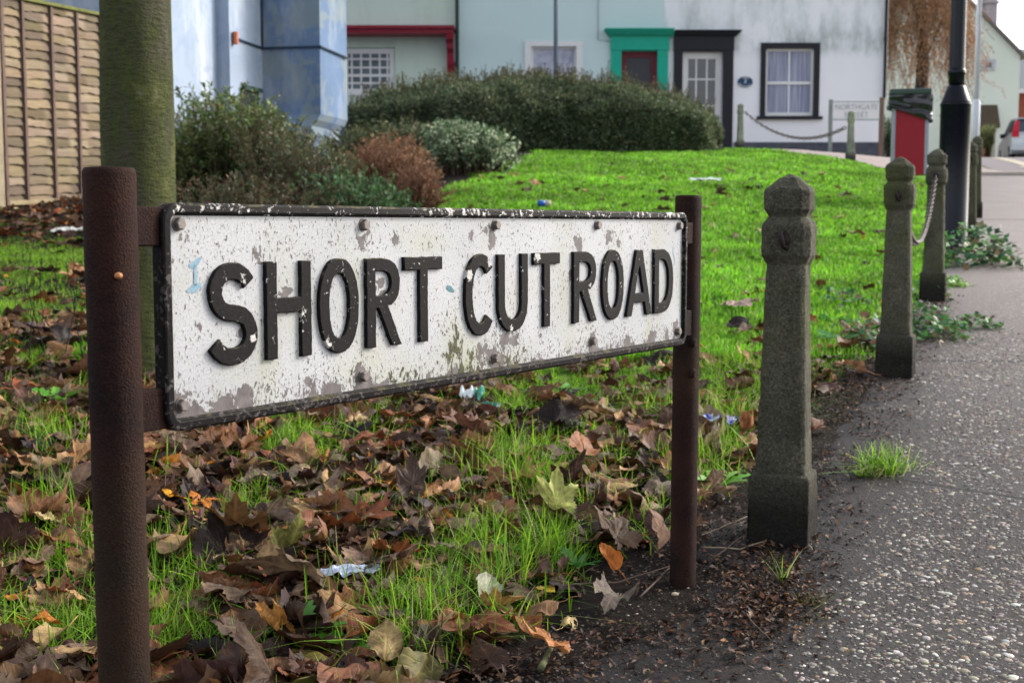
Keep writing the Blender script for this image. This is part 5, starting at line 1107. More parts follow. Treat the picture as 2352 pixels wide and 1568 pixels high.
def blades(name, x, y, h, w_, cols, lean=.35, z0=None, parent=None, bend=.5):
    n = len(x); z = (G(x, y) if z0 is None else z0)-.004; a = rnd(n, 0, 2*math.pi); l = np.abs(RNG.normal(0, lean, n)); dx, dy = np.cos(a)*l, np.sin(a)*l
    b = rnd(n, 0, 2*math.pi); sx_, sy_ = np.cos(b)*w_/2, np.sin(b)*w_/2; P0 = np.stack([x, y, z], 1); S = np.stack([sx_, sy_, np.zeros(n)], 1)
    def q(t): return P0+np.stack([dx*h*t*(.5+bend*t), dy*h*t*(.5+bend*t), h*t*(1-.35*l*t)], 1)
    V = np.stack([P0-S, P0+S, q(.4)-S*.9, q(.4)+S*.9, q(.75)-S*.55, q(.75)+S*.55, q(1.0)], 1).reshape(-1, 3); i = np.arange(n)[:, None]*7
    Fc = np.concatenate([i+np.array([[0, 1, 3]]), i+np.array([[0, 3, 2]]), i+np.array([[2, 3, 5]]), i+np.array([[2, 5, 4]]), i+np.array([[4, 5, 6]])], 0)
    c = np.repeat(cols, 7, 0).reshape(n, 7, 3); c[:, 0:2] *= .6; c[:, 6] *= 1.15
    return link(name, mesh_from(name, V, Fc, False, c.reshape(-1, 3)), m_grass, parent)
GCOL = [(.14, .31, .014), (.21, .42, .022), (.30, .50, .035), (.075, .18, .012), (.25, .29, .07), (.32, .28, .13)]
# near grass
n = 400000; y = np.where(RNG.random(n) < .8, rnd(n, .85, 5.6), rnd(n, 5.2, 10.5)); x = np.where(y < 5.6, rnd(n, -1, 1)*(.42*y+.75), -rnd(n, .20, .46)*y); k = (x < linex(y)+.0) | (x < xleft(y)-.02); x, y = x[k], y[k]
acc = greenness(x, y)**1.3*(1-bare(x, y)); dens = .04+.66*acc; k = (rnd(len(x)) < dens*(.45+.75*sst(.35, .6, fbm(x*16, y*16, 54)))) & (bare(x, y) < .8); x, y = x[k], y[k]
g_ = greenness(x, y); near = 1-sst(3.2, 5.4, y)*.45
h = rnd(len(x), .025, .078)*near*(1+1.0*sst(.55, .75, fbm(x*6, y*6, 55))*near); cl = pal(len(x), GCOL, [.26, .28, .17, .16, .08, .05], .22)
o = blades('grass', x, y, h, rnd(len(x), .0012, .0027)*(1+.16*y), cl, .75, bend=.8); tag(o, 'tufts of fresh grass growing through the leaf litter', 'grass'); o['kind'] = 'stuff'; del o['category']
# lawn
n = 560000; y = 4.6+17.6*rnd(n)**1.45; x = rnd(n, -1, 1)*(.30*y+1.0)+.10*y; t_ = turf(x, y); xr_ = np.interp(y, [4, 12.6, 15.5, 17.5, 19, 20.8, 22.6, 25], [0, 4.5, 5.45, 5.3, 4.95, 3.6, .8, -5]); xr_ = np.where(y < 12.8, np.maximum(linex(y)-.02, xleft(y)-.04), xr_-.05)
k = (x < xr_) & (rnd(n) < t_*(.35+.8*fbm(x*2.2, y*2.2, 56))); x, y = x[k], y[k]; f_ = fbm(x*1.6, y*1.6, 57); f2 = fbm(x*5, y*5, 58)
cl = pal(len(x), GCOL, [.30, .30, .16, .13, .08, .03], .20)*(.98+1.1*(f_-.5)+.8*(f2-.5))[:, None]*np.array([.86, 1.0, 1.1])
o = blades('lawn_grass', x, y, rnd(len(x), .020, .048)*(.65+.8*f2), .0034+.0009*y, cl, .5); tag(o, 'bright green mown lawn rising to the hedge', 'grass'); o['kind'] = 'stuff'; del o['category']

# ---- fallen leaves
def leaf_shape(kind, seed):
    r_ = np.random.default_rng(seed); S = .08
    if kind == 'maple':
        axes = [90, 90-44, 90+44, 90-92, 90+92]; Ls = [1.0, .88, .88, .56, .56]; th = np.linspace(-78, 258, 61); rad = np.zeros_like(th)
        for a, L_ in zip(axes, Ls): dd = np.abs(th-a); rad = np.maximum(rad, L_*np.exp(-(dd/29.0)**1.9*1.0))
        rad = np.maximum(rad, .54); rad *= 1+.07*np.where(np.arange(61) % 2 == 0, 1, -1)*r_.uniform(.4, 1.2, 61); rad *= 1-.5*np.clip((np.abs(th-90)-150)/30, 0, 1)
        dif = np.min(np.abs(th[:, None]-np.array(axes)[None, :]), 1); V = [(0, 0, 0)]; vd = [0.]; sv = [0.]; Rs = [.3, .6, .82, 1.0]
        for q in Rs:
            for t, r0, df in zip(th, rad, dif):
                a = math.radians(t); V.append((q*r0*math.cos(a), q*r0*math.sin(a), 0)); vd.append(q*r0*abs(math.sin(math.radians(df)))); sv.append(q*r0*math.cos(math.radians(df))-.7*vd[-1])
        m = 61; Fc = [(0, 1+i, 2+i) for i in range(m-1)]
        for j in range(3):
            for i in range(m-1): a = 1+j*m+i; Fc += [(a, a+m, a+m+1), (a, a+m+1, a+1)]
        pet = (0, 0)
    else:
        wd = {'oval': .36, 'narrow': .26, 'round': .43}[kind]; K = 15; V = []; vd = []; sv = []; ts = np.linspace(0, 1, K)
        for i, t in enumerate(ts):
            w0 = wd*math.sin(math.pi*t**.85)**.8*(1+(.05 if i % 2 else -.03)); 
            for s in (-1, -.66, -.33, 0, .33, .66, 1): V.append((s*w0, t-.45, 0)); vd.append(abs(s*w0)); sv.append(t-.8*abs(s*w0))
        Fc = []
        for i in range(K-1):
            for j in range(6): a = i*7+j; Fc += [(a, a+1, a+8), (a, a+8, a+7)]
        pet = (0, -.45)
    V = np.array(V)*S; vd = np.array(vd)*S; sv = np.array(sv)*S
    x, y = V[:, 0]/S, V[:, 1]/S; c1 = r_.uniform(-.55, .75); c2 = r_.uniform(-.4, .5); a0 = r_.uniform(0, 3.14)
    xr2 = x*math.cos(a0)+y*math.sin(a0); z = c1*xr2**2+c2*(x*y)+.05*np.sin(x*7+seed)*np.cos(y*6+seed*2)+.05*np.sin(y*11+seed)*np.abs(x)*2+.9*r_.uniform(-.12, .16)*np.abs(x); rr0 = np.hypot(x, y)
    z += r_.uniform(.05, .35)*np.clip(rr0-.45, 0, 1)**1.5*np.sin(np.arctan2(y, x)*r_.integers(2, 5)+seed)*1.6
    roll = r_.uniform(.5, 2.3) if r_.random() < .55 else r_.uniform(0, .5)      # some leaves are rolled along the midrib
    if roll > .1: xx = np.sin(x*roll*2)/(roll*2); z = z+(1-np.cos(x*roll*2))/(roll*2); x = xx
    crk = r_.normal(0, .012, len(x)); V = np.stack([x, y, z*1.15+crk*1.6], 1)*S; V[:, 2] -= np.percentile(V[:, 2], 12)
    n0 = len(V); L_ = r_.uniform(.3, .6)*S; st = []
    for i in range(4):
        t = i/3; p = np.array([pet[0]*S+.1*L_*t*t, pet[1]*S-L_*t, V[0 if kind == 'maple' else 3, 2]+.15*L_*t*r_.uniform(-.5, 1)]); st += [p+[.0009, 0, 0], p+[-.0009, 0, 0], p+[0, 0, .0014]]
    V = np.concatenate([V, st]); vd = np.concatenate([vd, np.zeros(12)]); sv = np.concatenate([sv, np.zeros(12)])
    for i in range(3):
        for j in range(3): a = n0+i*3+j; b_ = n0+i*3+(j+1) % 3; Fc += [(a, b_, b_+3), (a, b_+3, a+3)]
    return V, np.array(Fc), vd, sv
KINDS = ['maple']*9+['oval']*8+['round']*6+['narrow']*4
SHAPES = [leaf_shape(k, 100+i) for i, k in enumerate(KINDS)]
LPAL = {'dark brown': (.060, .031, .018), 'purplish brown': (.090, .046, .038), 'mid brown': (.170, .086, .042), 'tan': (.34, .20, .10), 'grey brown': (.19, .135, .095), 'russet': (.21, .075, .030), 'orange': (.46, .17, .028), 'pale straw': (.42, .31, .17), 'blackish': (.022, .014, .013), 'yellow': (.55, .40, .05), 'olive': (.13, .13, .035)}
LN = list(LPAL); LW_ = np.array([.21, .10, .25, .12, .12, .06, .030, .03, .07, .004, .008]); LW_ /= LW_.sum()
m_leafs = leafmat('dead_leaves_litter', rough=.55, transl=.12, spec=.22, vein=True); m_leafo = leafmat('dead_leaf', rough=.55, transl=.12, spec=.22, vein=True, objcol=True)
def leafrot(n, tilt):
    yaw = rnd(n, 0, 2*math.pi); ta = rnd(n, 0, 2*math.pi); t = np.abs(RNG.normal(0, tilt, n)); flip = RNG.random(n) < .45
    out = []
    for i in range(n):
        M = Matrix.Rotation(t[i], 3, Vector((math.cos(ta[i]), math.sin(ta[i]), 0))) @ Matrix.Rotation(yaw[i], 3, 'Z')
        if flip[i]: M = M @ Matrix.Rotation(math.pi, 3, 'Y')
        out.append(np.array(M))
    return np.array(out)
n = 16500; y = .95+4.6*rnd(n)**1.15; x = rnd(n, -1, 1)*(.42*y+.55); k = (x < linex(y)-.02) | (x < xleft(y)-.06); x, y = x[k], y[k]
g_ = greenness(x, y); dn = (1-.86*np.clip(g_, 0, 1))*(1-bare(x, y))*(1-.80*sst(3.3, 5.4, y)*sst(-1.6, -.6, x)); k = rnd(len(x)) < dn; x, y = x[k], y[k]
# the bed and the verge to the far left, and strays on the lawn
n = 1500; y2 = rnd(n, 4.5, 12); x2 = -rnd(n, .30, .45)*y2+rnd(n, -.1, .8); k = (x2 < -.9-.02*y2) & (rnd(1500) > .85*greenness(x2, y2)); x2, y2 = x2[k], y2[k]
n = 330; y3 = rnd(n, 4.5, 16); x3 = rnd(n, -.05, .40)*y3; k = x3 < linex(y3)-.05; x3, y3 = x3[k], y3[k]
x = np.concatenate([x, x2, x3]); y = np.concatenate([y, y2, y3]); n = len(x)
size = np.clip(RNG.lognormal(-.24, .36, n), .32, 1.5)*np.where(y > 4.6, 1.15, 1); lz = G(x, y)+rnd(n, .0, .030)*np.where(y > 4.6, 1.3, 1)+.004; shp = RNG.integers(0, len(SHAPES), n); ci = RNG.choice(len(LN), n, p=LW_)
rot = leafrot(n, .38); size = np.where((ci == 6) | (ci == 9) | (ci == 7), np.minimum(size, .62), size); u_, v_ = to_px(x, y, lz); inview = (u_ > -20) & (u_ < 2372) & (v_ < 1580) & (v_ > 330)
def blocked(u, v): return ((u > 195) & (u < 335) & (v > 385)) | ((u > 370) & (u < 1570) & (v > 465) & (v < 990-.171*(u-400))) | ((u > 1530) & (u < 1610) & (v < 1340)) | ((u > 1720) & (u < 1885) & (v < 1250))
score = size/y*inview*(~blocked(u_, v_))*np.where(lz-G(x, y) > .014, 1.6, 1); order = np.argsort(-score); NI = 286; ind = order[:NI]; rest = order[NI:]
MES = []
for i, (V, Fc, vd, sv) in enumerate(SHAPES):
    me = mesh_from('fallen_leaf', V, Fc, True, None, {'vd': vd, 'sv': sv}); me.materials.append(m_leafo); MES.append(me)
def band(u, v, y):
    # where on the ground a leaf lies, by what it lies beside
    if u < 200: a = 'left of the thick rusty post'
    elif u < 480: a = 'right of the thick rusty post'
    elif u < 800: a = 'below the letters S and H'
    elif u < 1010: a = 'below the letters O and R'
    elif u < 1180: a = 'below the first letter T'
    elif u < 1360: a = 'below the word CUT'
    elif u < 1540: a = 'left of the thin right post'
    elif u < 1760: a = 'between right post and nearest bollard'
    else: a = 'beyond the nearest bollard'
    f = 'bottom edge' if v > 1400 else ('front litter' if v > 1250 else ('mid litter' if v > 1050 else 'back litter'))
    return a, f
SH_ = {'maple': 'lobed maple leaf', 'oval': 'oval leaf', 'narrow': 'narrow leaf', 'round': 'broad round leaf'}
seen = {}
def place_leaf(i, name='fallen_leaf', lab=None, color=None, sz=None, M=None):
    o = bpy.data.objects.new(name, MES[shp[i]]); C.objects.link(o); s = sz or float(size[i])
    mm = M or Matrix(rot[i].tolist()); o.matrix_world = Matrix.Translation((float(x[i]), float(y[i]), float(lz[i]))) @ mm.to_4x4() @ Matrix.Diagonal((s, s, s, 1))
    cc = np.array(LPAL[LN[ci[i]]])*RNG.uniform(.75, 1.3)*(1+RNG.normal(0, .06, 3)); o.color = (*[float(q) for q in np.clip(cc, 0, 1)], 1)
    a, f = band(u_[i], v_[i], y[i]); szn = 'large' if s > 1.05 else ('small' if s < .75 else 'middling')
    L_ = lab or f'{szn} {LN[ci[i]]} {SH_[KINDS[shp[i]]]}, {f}, {a}'
    o['label'] = L_; o['category'] = 'leaf'; o['group'] = 'fallen leaves on the ground by the sign'; return o
for i in ind: place_leaf(i)
Vs, Fs, Cs, A1_, A2_ = [], [], [], [], []; off = 0
for si in range(len(SHAPES)):
    idx = rest[shp[rest] == si]; V, Fc, vd, sv = SHAPES[si]; m = len(V)
    if not len(idx): continue
    W_ = np.einsum('nij,kj->nki', rot[idx], V)*size[idx][:, None, None]+np.stack([x[idx], y[idx], lz[idx]], 1)[:, None, :]
    Vs.append(W_.reshape(-1, 3)); Fs.append((np.arange(len(idx))[:, None, None]*m+Fc[None]).reshape(-1, 3)+off); off += m*len(idx)
    cc = np.array([LPAL[LN[q]] for q in ci[idx]])*RNG.uniform(.7, 1.3, (len(idx), 1))*(1+RNG.normal(0, .06, (len(idx), 3))); Cs.append(np.repeat(np.clip(cc, .004, 1), m, 0)); A1_.append(np.tile(vd, len(idx))); A2_.append(np.tile(sv, len(idx)))
o = link('leaf_litter', mesh_from('leaf_litter', np.concatenate(Vs), np.concatenate(Fs), True, np.concatenate(Cs), {'vd': np.concatenate(A1_), 'sv': np.concatenate(A2_)}), m_leafs); o['kind'] = 'stuff'; o['label'] = 'deep layer of brown fallen leaves over the grass'
# the leaves that catch the eye
def hero(u, v, kind, sc_, col, label, rotv, lift=.02, k=0):
    p = gp(u, v); si = [i for i, q in enumerate(KINDS) if q == kind][k]
    o = bpy.data.objects.new('fallen_leaf', MES[si]); C.objects.link(o)
    from mathutils import Euler
    o.matrix_world = Matrix.Translation((p.x, p.y, p.z+lift+.014)) @ Euler([R(a) for a in rotv]).to_matrix().to_4x4() @ Matrix.Diagonal((sc_, sc_, sc_, 1)); o.color = (*col, 1)
    o['label'] = label; o['category'] = 'leaf'; o['group'] = 'fallen leaves on the ground by the sign'
hero(1275, 1215, 'maple', .95, (.40, .44, .13), 'upright pale yellow green maple leaf standing in a grass tuft', (62, 8, 10), .035, 3)
hero(690, 1390, 'maple', 1.45, (.17, .12, .08), 'very large grey brown maple leaf beside the crumpled silver packet', (24, 12, 120), .03, 1)
hero(1400, 1345, 'oval', .80, (.45, .155, .03), 'bright orange oval leaf left of the foot of the right post', (38, -10, 30), .03, 1)
hero(1118, 1405, 'oval', .95, (.50, .52, .40), 'pale greenish white oval leaf lying in the front grass', (30, 15, 12), .025, 0)
hero(1420, 1405, 'maple', .95, (.12, .095, .08), 'mottled grey maple leaf on the dark soil before the right post', (14, -5, 160), .014, 2)
hero(1500, 1280, 'oval', 1.1, (.36, .22, .15), 'pinkish tan leaf leaning against the foot of the right post', (70, 10, 60), .035, 2)
hero(1415, 1290, 'maple', 1.05, (.13, .085, .055), 'big dull brown maple leaf spread left of the right post', (30, 14, 40), .03, 4)
hero(885, 1545, 'oval', .95, (.30, .22, .10), 'yellowish tan oval leaf with dark midrib at the bottom edge', (40, 10, 10), .03, 3)
hero(1270, 1545, 'maple', .75, (.36, .16, .06), 'curled orange brown leaf at the bottom edge on the soil', (25, 10, 80), .02, 5)
hero(930, 1500, 'maple', 1.0, (.40, .20, .05), 'golden brown curled leaf in the bottom foliage left of centre', (30, -12, 50), .03, 6) if False else None
hero(640, 1520, 'maple', .70, (.42, .20, .05), 'golden orange torn leaf at the bottom beside dandelion leaves', (40, -12, 50), .03, 6)
hero(1850-160, 720, 'maple', 1.6, (.42, .30, .26), 'pale pinkish brown maple leaf on the grass left of the nearest bollard', (10, 5, 200), .02, 7)
hero(1715, 1020, 'maple', .8, (.42, .19, .10), 'orange tan leaf standing at the left foot of the nearest bollard', (45, 5, 170), .03, 0)
hero(1962, 868, 'round', 1.2, (.55, .30, .17), 'peach coloured curled leaf on the soil past the nearest bollard', (20, 30, 60), .015, 1)
hero(60, 1105, 'oval', 1.3, (.30, .17, .08), 'large warm tan leaf lying left of the rusty post near the frame edge', (25, 15, 70), .03, 4)
hero(185, 1160, 'oval', 1.1, (.24, .15, .11), 'mauve brown leaf propped against the left rusty post', (55, 12, -20), .04, 0)
hero(405, 1188, 'narrow', .8, (.62, .30, .02), 'small vivid yellow orange leaf fragment right of the rusty post', (14, 5, 80), .03, 0)
hero(1095, 1030, 'maple', 1.4, (.15, .08, .06), 'wide reddish brown leaf below the white wrapper', (16, 5, 100), .03, 8)
hero(1340, 1070, 'round', 1.2, (.26, .11, .05), 'glossy red brown leaf among the litter below the letters UT', (28, 10, 30), .03, 0)
hero(1270, 1085, 'round', 1.35, (.14, .085, .06), 'flat dull brown leaf below the letter C', (10, 6, 75), .03, 2)
hero(945, 1175, 'maple', .9, (.07, .045, .035), 'dark brown upright leaf among grass below the letter T', (50, 5, 10), .04, 5)
hero(840, 1110, 'oval', 1.2, (.10, .08, .07), 'bluish dark curled leaf below the letter R', (20, 35, 60), .03, 3)
hero(1355, 985, 'narrow', .9, (.40, .28, .15), 'thin straw coloured leaf behind the litter below the letter U', (10, 10, 80), .03, 1)

# ---- small broken fragments and grit along the edge of the path
n = 17000; y = .9+5.6*rnd(n)**1.3; off_ = RNG.normal(-.02, .13, n); x = xleft(y)+off_; pf = gp(1745, 1405); y = np.where(np.arange(n) % 9 == 0, pf.y+RNG.normal(0, .13, n), y); x = np.where(np.arange(n) % 9 == 0, pf.x+RNG.normal(0, .055, n)+(y-pf.y)*.35, x); k = ((fbm(x*6, y*6, 61) > .42) & (off_ < .22)) | (np.arange(n) % 9 == 0); x, y, n = x[k], y[k], int(k.sum())
o = link('leaf_fragments', quads_mesh('leaf_fragments', np.stack([x, y, G(x, y)+.008+rnd(n, 0, .008)], 1), unit(n)*np.array([1, 1, .35]), unit(n)*.5+np.array([0, 0, 1]), rnd(n, .005, .022), rnd(n, .003, .011), pal(n, [(.045, .025, .018), (.09, .05, .03), (.16, .08, .045), (.02, .014, .012), (.28, .18, .10)], [.38, .24, .08, .28, .02])*.8), m_leafs); o['kind'] = 'stuff'; o['label'] = 'dark crumbs of rotted leaf along the path edge'
n = 16000; y = .9+4.5*rnd(n)**1.3; x = xleft(y)+np.where(RNG.random(n) < .5, RNG.normal(-.02, .10, n), rnd(n, 0, .5)); th_ = rnd(n, 0, 6.28); 
m_stone = leafmat('rounded_pebbles', rough=.7, transl=0., spec=.2)
def pebbles(name, x, y, r, cols, zf, sink=.35):
    n = len(x); a = np.linspace(0, 2*math.pi, 8)[:-1]; A = 7; yaw = rnd(n, 0, 3.14); el = rnd(n, .55, .95); prof = [(1, 0.0), (.86, .55), (.45, .9)]; V = []
    for rr_, zz in prof:
        px_ = rr_*np.cos(a)[None, :]*r[:, None]*(1+RNG.normal(0, .06, (n, A))); py_2 = rr_*np.sin(a)[None, :]*(r*el)[:, None]; V.append(np.stack([px_*np.cos(yaw)[:, None]-py_2*np.sin(yaw)[:, None]+x[:, None], px_*np.sin(yaw)[:, None]+py_2*np.cos(yaw)[:, None]+y[:, None], (zf+r*(zz-sink)*.42)[:, None]*np.ones((1, A))], -1))
    V = np.concatenate(V+[np.stack([x, y, zf+r*(1-sink)*.42], -1)[:, None, :]], 1).reshape(-1, 3); m = 3*A+1; Fc = []
    for j in range(2):
        for i in range(A): q, w2 = j*A+i, j*A+(i+1) % A; Fc += [(q, w2, w2+A), (q, w2+A, q+A)]
    for i in range(A): Fc.append((2*A+i, 2*A+(i+1) % A, 3*A))
    Fc = np.array(Fc); return link(name, mesh_from(name, V, (np.arange(n)[:, None, None]*m+Fc[None]).reshape(-1, 3), True, np.repeat(cols, m, 0)), m_stone)
PC = [(.25, .21, .17), (.38, .34, .29), (.17, .15, .14), (.45, .43, .40), (.27, .19, .13), (.10, .086, .080), (.56, .53, .47)]
x0_ = x; o = pebbles('grit', x, y, rnd(n, .0008, .0032), pal(n, [(.06, .045, .04), (.12, .09, .07), (.03, .022, .02), (.30, .26, .22)], [.4, .3, .25, .05]), G(x, y)+np.where(x > xleft(y), .0065, .004)); o['kind'] = 'stuff'; o['label'] = 'dark soil crumbs and grit beside the path'
n = 80000; y = .85+4.4*rnd(n)**1.25; w0 = rnd(n); x = xleft(y)+w0*1.25; d_ = x-xleft(y); strt = np.interp(y, [0, 1.4, 1.8, 2.2, 2.8, 3.5, 5], [.16, .20, .26, .13, .14, .12, .10]); k = rnd(n) < sst(0, .22, d_-strt+.10*(fbm(x*5, y*5, 63)-.5)*2)*(.25+.9*fbm(x*3, y*3, 62)); k &= (d_ < .75) & (np.abs(y+JK*x-JC) > .014); x, y = x[k], y[k]; n = len(x)
r_ = np.clip(RNG.lognormal(-5.78, .50, n), .0010, .0092); o = pebbles('pebbles', x, y, r_, pal(n, PC, [.22, .18, .24, .08, .07, .18, .03], .22), pz(x, y), .30); o['kind'] = 'stuff'; o['label'] = 'rounded pale pebbles set in the dark asphalt path'

# ================================================================= WEEDS, TWIGS, LITTER
def dandelion(u, v, label, nl, L0, col, up=.5, seed=1):
    p = gp(u, v); t = thing('dandelion_plant', label, 'plant', (p.x, p.y, p.z), 'broad-leaved weeds in the grass'); r_ = random.Random(seed)
    for i in range(nl):
        a = 2*math.pi*i/nl+r_.uniform(-.3, .3); L_ = L0*r_.uniform(.7, 1.15); K = 11; V = []; Fc = []; el = up*r_.uniform(.5, 1.3); bend = r_.uniform(.4, 1.3); d = Vector((math.cos(a), math.sin(a), 0)); s = Vector((-d.y, d.x, 0)); tw = r_.uniform(-.4, .4)
        for k in range(K):
            q = k/(K-1); w_ = L_*(.04+.17*math.sin(math.pi*min(1, q**1.1*.93))**1.0)*(1.0 if k % 2 else .58) if q > .15 else L_*.02
            if k == K-1: w_ = .001
            c = p+d*L_*q*math.cos(el*(1-q*bend*.6))+Vector((0, 0, .006+L_*math.sin(el)*q*(1-.5*q*bend))); ss = (s+Vector((0, 0, tw))).normalized()
            V += [c-ss*w_+Vector((0, 0, w_*.35)), c, c+ss*w_+Vector((0, 0, w_*.35))]
        for k in range(K-1):
            for j in (0, 1): Fc.append((k*3+j, k*3+j+1, k*3+j+4, k*3+j+3))
        c_ = tuple(x*r_.uniform(.75, 1.25) for x in col); me = mesh_from('leaf', V, Fc, False, np.tile(np.array(c_), (len(V), 1))); link('leaf', me, m_weed, t)
m_weed = leafmat('weed_leaves', rough=.42, transl=.3, spec=.4)
GW = (.12, .30, .03)
for i, a in enumerate([(1650, 1128, 'bright dandelion rosette in the leaves left of the nearest bollard', 9, .085, (.17, .38, .05), .5), (700, 1490, 'dandelion plant with toothed leaves at the bottom left of centre', 7, .075, GW, .7),
        (800, 1500, 'small dandelion plant among brown leaves near the bottom edge', 6, .06, GW, .6), (1290, 925, 'tall dandelion leaves below the word CUT', 5, .09, GW, 1.0), (1330, 1320, 'low blue-green dandelion leaves in the grass before the right post', 6, .06, (.10, .25, .07), .6),
        (615, 1200, 'pale dandelion leaves below the letters SH', 5, .06, (.13, .26, .08), .5), (130, 935, 'bright weed leaves at the left edge behind the rusty post', 6, .09, (.14, .36, .04), .8), (1170, 1285, 'dandelion leaf cluster in the middle grass tuft', 6, .065, GW, .7),
        (345, 862, 'single bright weed between the rusty post and the sign', 4, .06, (.13, .36, .03), 1.0), (1910, 745, 'leafy weed on the lawn edge beyond the nearest bollard', 8, .10, (.09, .24, .05), .5), (1930, 790, 'pale round-leaved weed by the soil patch before the second bollard', 8, .09, (.12, .24, .10), .5),
        (1780, 1125, 'weed leaves tucked behind the foot of the nearest bollard', 6, .06, GW, .6), (275, 1395, 'tiny four-leaved seedling beside the rusty post', 4, .022, (.16, .36, .06), .3)]):
    dandelion(*a, seed=i)
def ivy(u0, u1, v, label, n, hgt, depth, cols, lf=.034):
    a, c = gp(u0, v), gp(u1, v); t = rnd(n); X = a.x+(c.x-a.x)*t; Y = a.y+(c.y-a.y)*t+RNG.normal(0, depth, n); e = np.sin(np.pi*np.clip(t, .03, .97))**.6; Z = G(X, Y)+hgt*e*rnd(n)**1.1+.005
    th = thing('creeping_weed', label, 'plant', ((a.x+c.x)/2, a.y, gz((a.x+c.x)/2, a.y)), 'weeds creeping over the pavement edge'); P_ = np.stack([X, Y, Z], 1); nn = unit(n)*.6+np.array([0, -.3, 1.])
    link('leaves', quads_mesh('leaves', P_, unit(n)*np.array([1, 1, .5]), nn, rnd(n, .7, 1.2)*lf, rnd(n, .8, 1.1)*lf*.85, pal(n, cols, None, .25), fold=.1), m_weed, th)
    return th
IC = [(.07, .20, .04), (.045, .13, .05), (.11, .28, .06), (.03, .09, .04), (.14, .10, .05)]
ivy(2160, 2330, 612, 'ivy-like weed spreading over the pavement from the foot of the lamp post', 520, .26, .16, IC, .05)
ivy(2090, 2200, 775, 'green weed clump on the pavement edge beside the second bollard', 380, .12, .10, IC, .032)
ivy(2180, 2300, 757, 'thin weed line along the pavement crack right of the second bollard', 200, .055, .03, IC, .026)
ivy(2110, 2160, 690, 'small weed patch between the second and third bollards', 120, .10, .08, IC, .03)
ivy(1960, 2060, 790, 'dark weeds mixed with leaves left of the second bollard', 220, .10, .16, IC+[(.20, .10, .05)], .034)
ivy(1885, 1990, 700, 'weeds at the lawn edge left of the second bollard', 160, .07, .14, IC, .03)
ivy(2150, 2210, 660, 'fresh grassy weed right of the third bollard foot', 110, .06, .05, [(.15, .34, .05), (.10, .25, .04)], .03)
def tuft(u, v, label, n, h, spread, lean, cols=GCOL[:4]+[(.30, .34, .12)]):
    p = gp(u, v); t = thing('grass_tuft', label, 'plant', (p.x, p.y, p.z), 'grass tufts beside the path'); x = p.x+RNG.normal(0, spread, n); y = p.y+RNG.normal(0, spread*.6, n)
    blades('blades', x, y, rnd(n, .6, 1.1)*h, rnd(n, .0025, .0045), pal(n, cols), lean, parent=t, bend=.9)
tuft(2035, 1092, 'grass tuft growing on dark soil at the path edge right of the nearest bollard', 170, .095, .028, .9)
tuft(1800, 1352, 'few thin grass blades on soil in front of the nearest bollard', 9, .085, .004, .45)
tuft(1990, 1100, 'small mossy tuft left of the larger path edge tuft', 60, .04, .015, .8)
tuft(2000, 1105, 'low straw grass beside the path edge tuft', 40, .05, .02, 1.0, [(.3, .28, .12)])
tuft(1860, 1395, 'yellowish moss tuft at the soil edge below the nearest bollard', 120, .028, .022, 1.0, [(.10, .10, .03), (.16, .15, .05), (.05, .05, .02)])
tuft(1850, 1440, 'dry moss patch at the path edge near the bottom', 100, .022, .022, 1.1, [(.10, .09, .04), (.15, .12, .06)])
tuft(2195, 660, 'short bright grass at the far pavement edge', 110, .06, .05, .8)
# twigs
m_tw = simple('bare_twigs_and_stalks', (.15, .10, .075), .85, .5, 60); m_twp = simple('pale_dry_stalk', (.36, .28, .18), .8, .3, 60)
def twig(pts, r, label, m=None, lift=.012):
    q = []
    for i, (u, v) in enumerate(pts): p = gp(u, v); q.append(p+Vector((0, 0, lift+random.uniform(0, .012))))
    fine = []
    for i in range(len(q)-1):
        for k in range(4): fine.append(q[i].lerp(q[i+1], k/4)+Vector((random.uniform(-1, 1), random.uniform(-1, 1), random.uniform(-.5, 1)))*.0016)
    fine.append(q[-1]); b = MB(); n = len(fine); b.tube(fine, [r*(1-.55*i/n) for i in range(n)], 6); tag(b.build('twig', m or m_tw, None, True), label, 'twig', 'twigs on the ground')
twig([(1615, 1275), (1700, 1280), (1790, 1262), (1745+130, 1245)], .0016, 'long thin pale twig lying across the bollard footing', m_twp)
twig([(1640, 1300), (1690, 1270), (1730, 1245)], .0014, 'short forked twig between right post and bollard')
twig([(1612, 1255), (1650, 1240), (1720, 1210)], .0012, 'fine pale stalk against the footing left of the bollard', m_twp)
twig([(1470, 1395), (1530, 1340), (1590, 1290)], .0020, 'dark leaf stalk leaning towards the foot of the right post')
twig([(1120, 1395), (1250, 1372), (1420, 1365), (1560, 1330)], .0022, 'long dark twig running through the front litter')
twig([(1700, 1430), (1735, 1465), (1770, 1500)], .0015, 'short twig on the soil near the path')
twig([(650, 1515), (760, 1530), (860, 1548)], .0022, 'forked pale twig at the bottom edge below the dandelion', m_twp)
twig([(1240, 1568), (1258, 1535), (1272, 1505)], .0060, 'thick mossy green twig at the bottom edge', simple('lichened_bark', (.13, .14, .06), .9, .5, 90, 200))
twig([(1180, 935), (1240, 900), (1300, 890)], .0015, 'thin stalk in the litter below the word CUT')
twig([(480, 1060), (560, 1040), (640, 1065)], .0018, 'twig in the leaves right of the rusty post')
twig([(840, 1560), (930, 1520), (960, 1450)], .0012, 'thin grass stalk near the bottom edge', m_twp)
twig([(1760, 1120), (1770, 1160), (1800, 1210)], .0010, 'hair thin stalk at the bollard foot', m_twp)
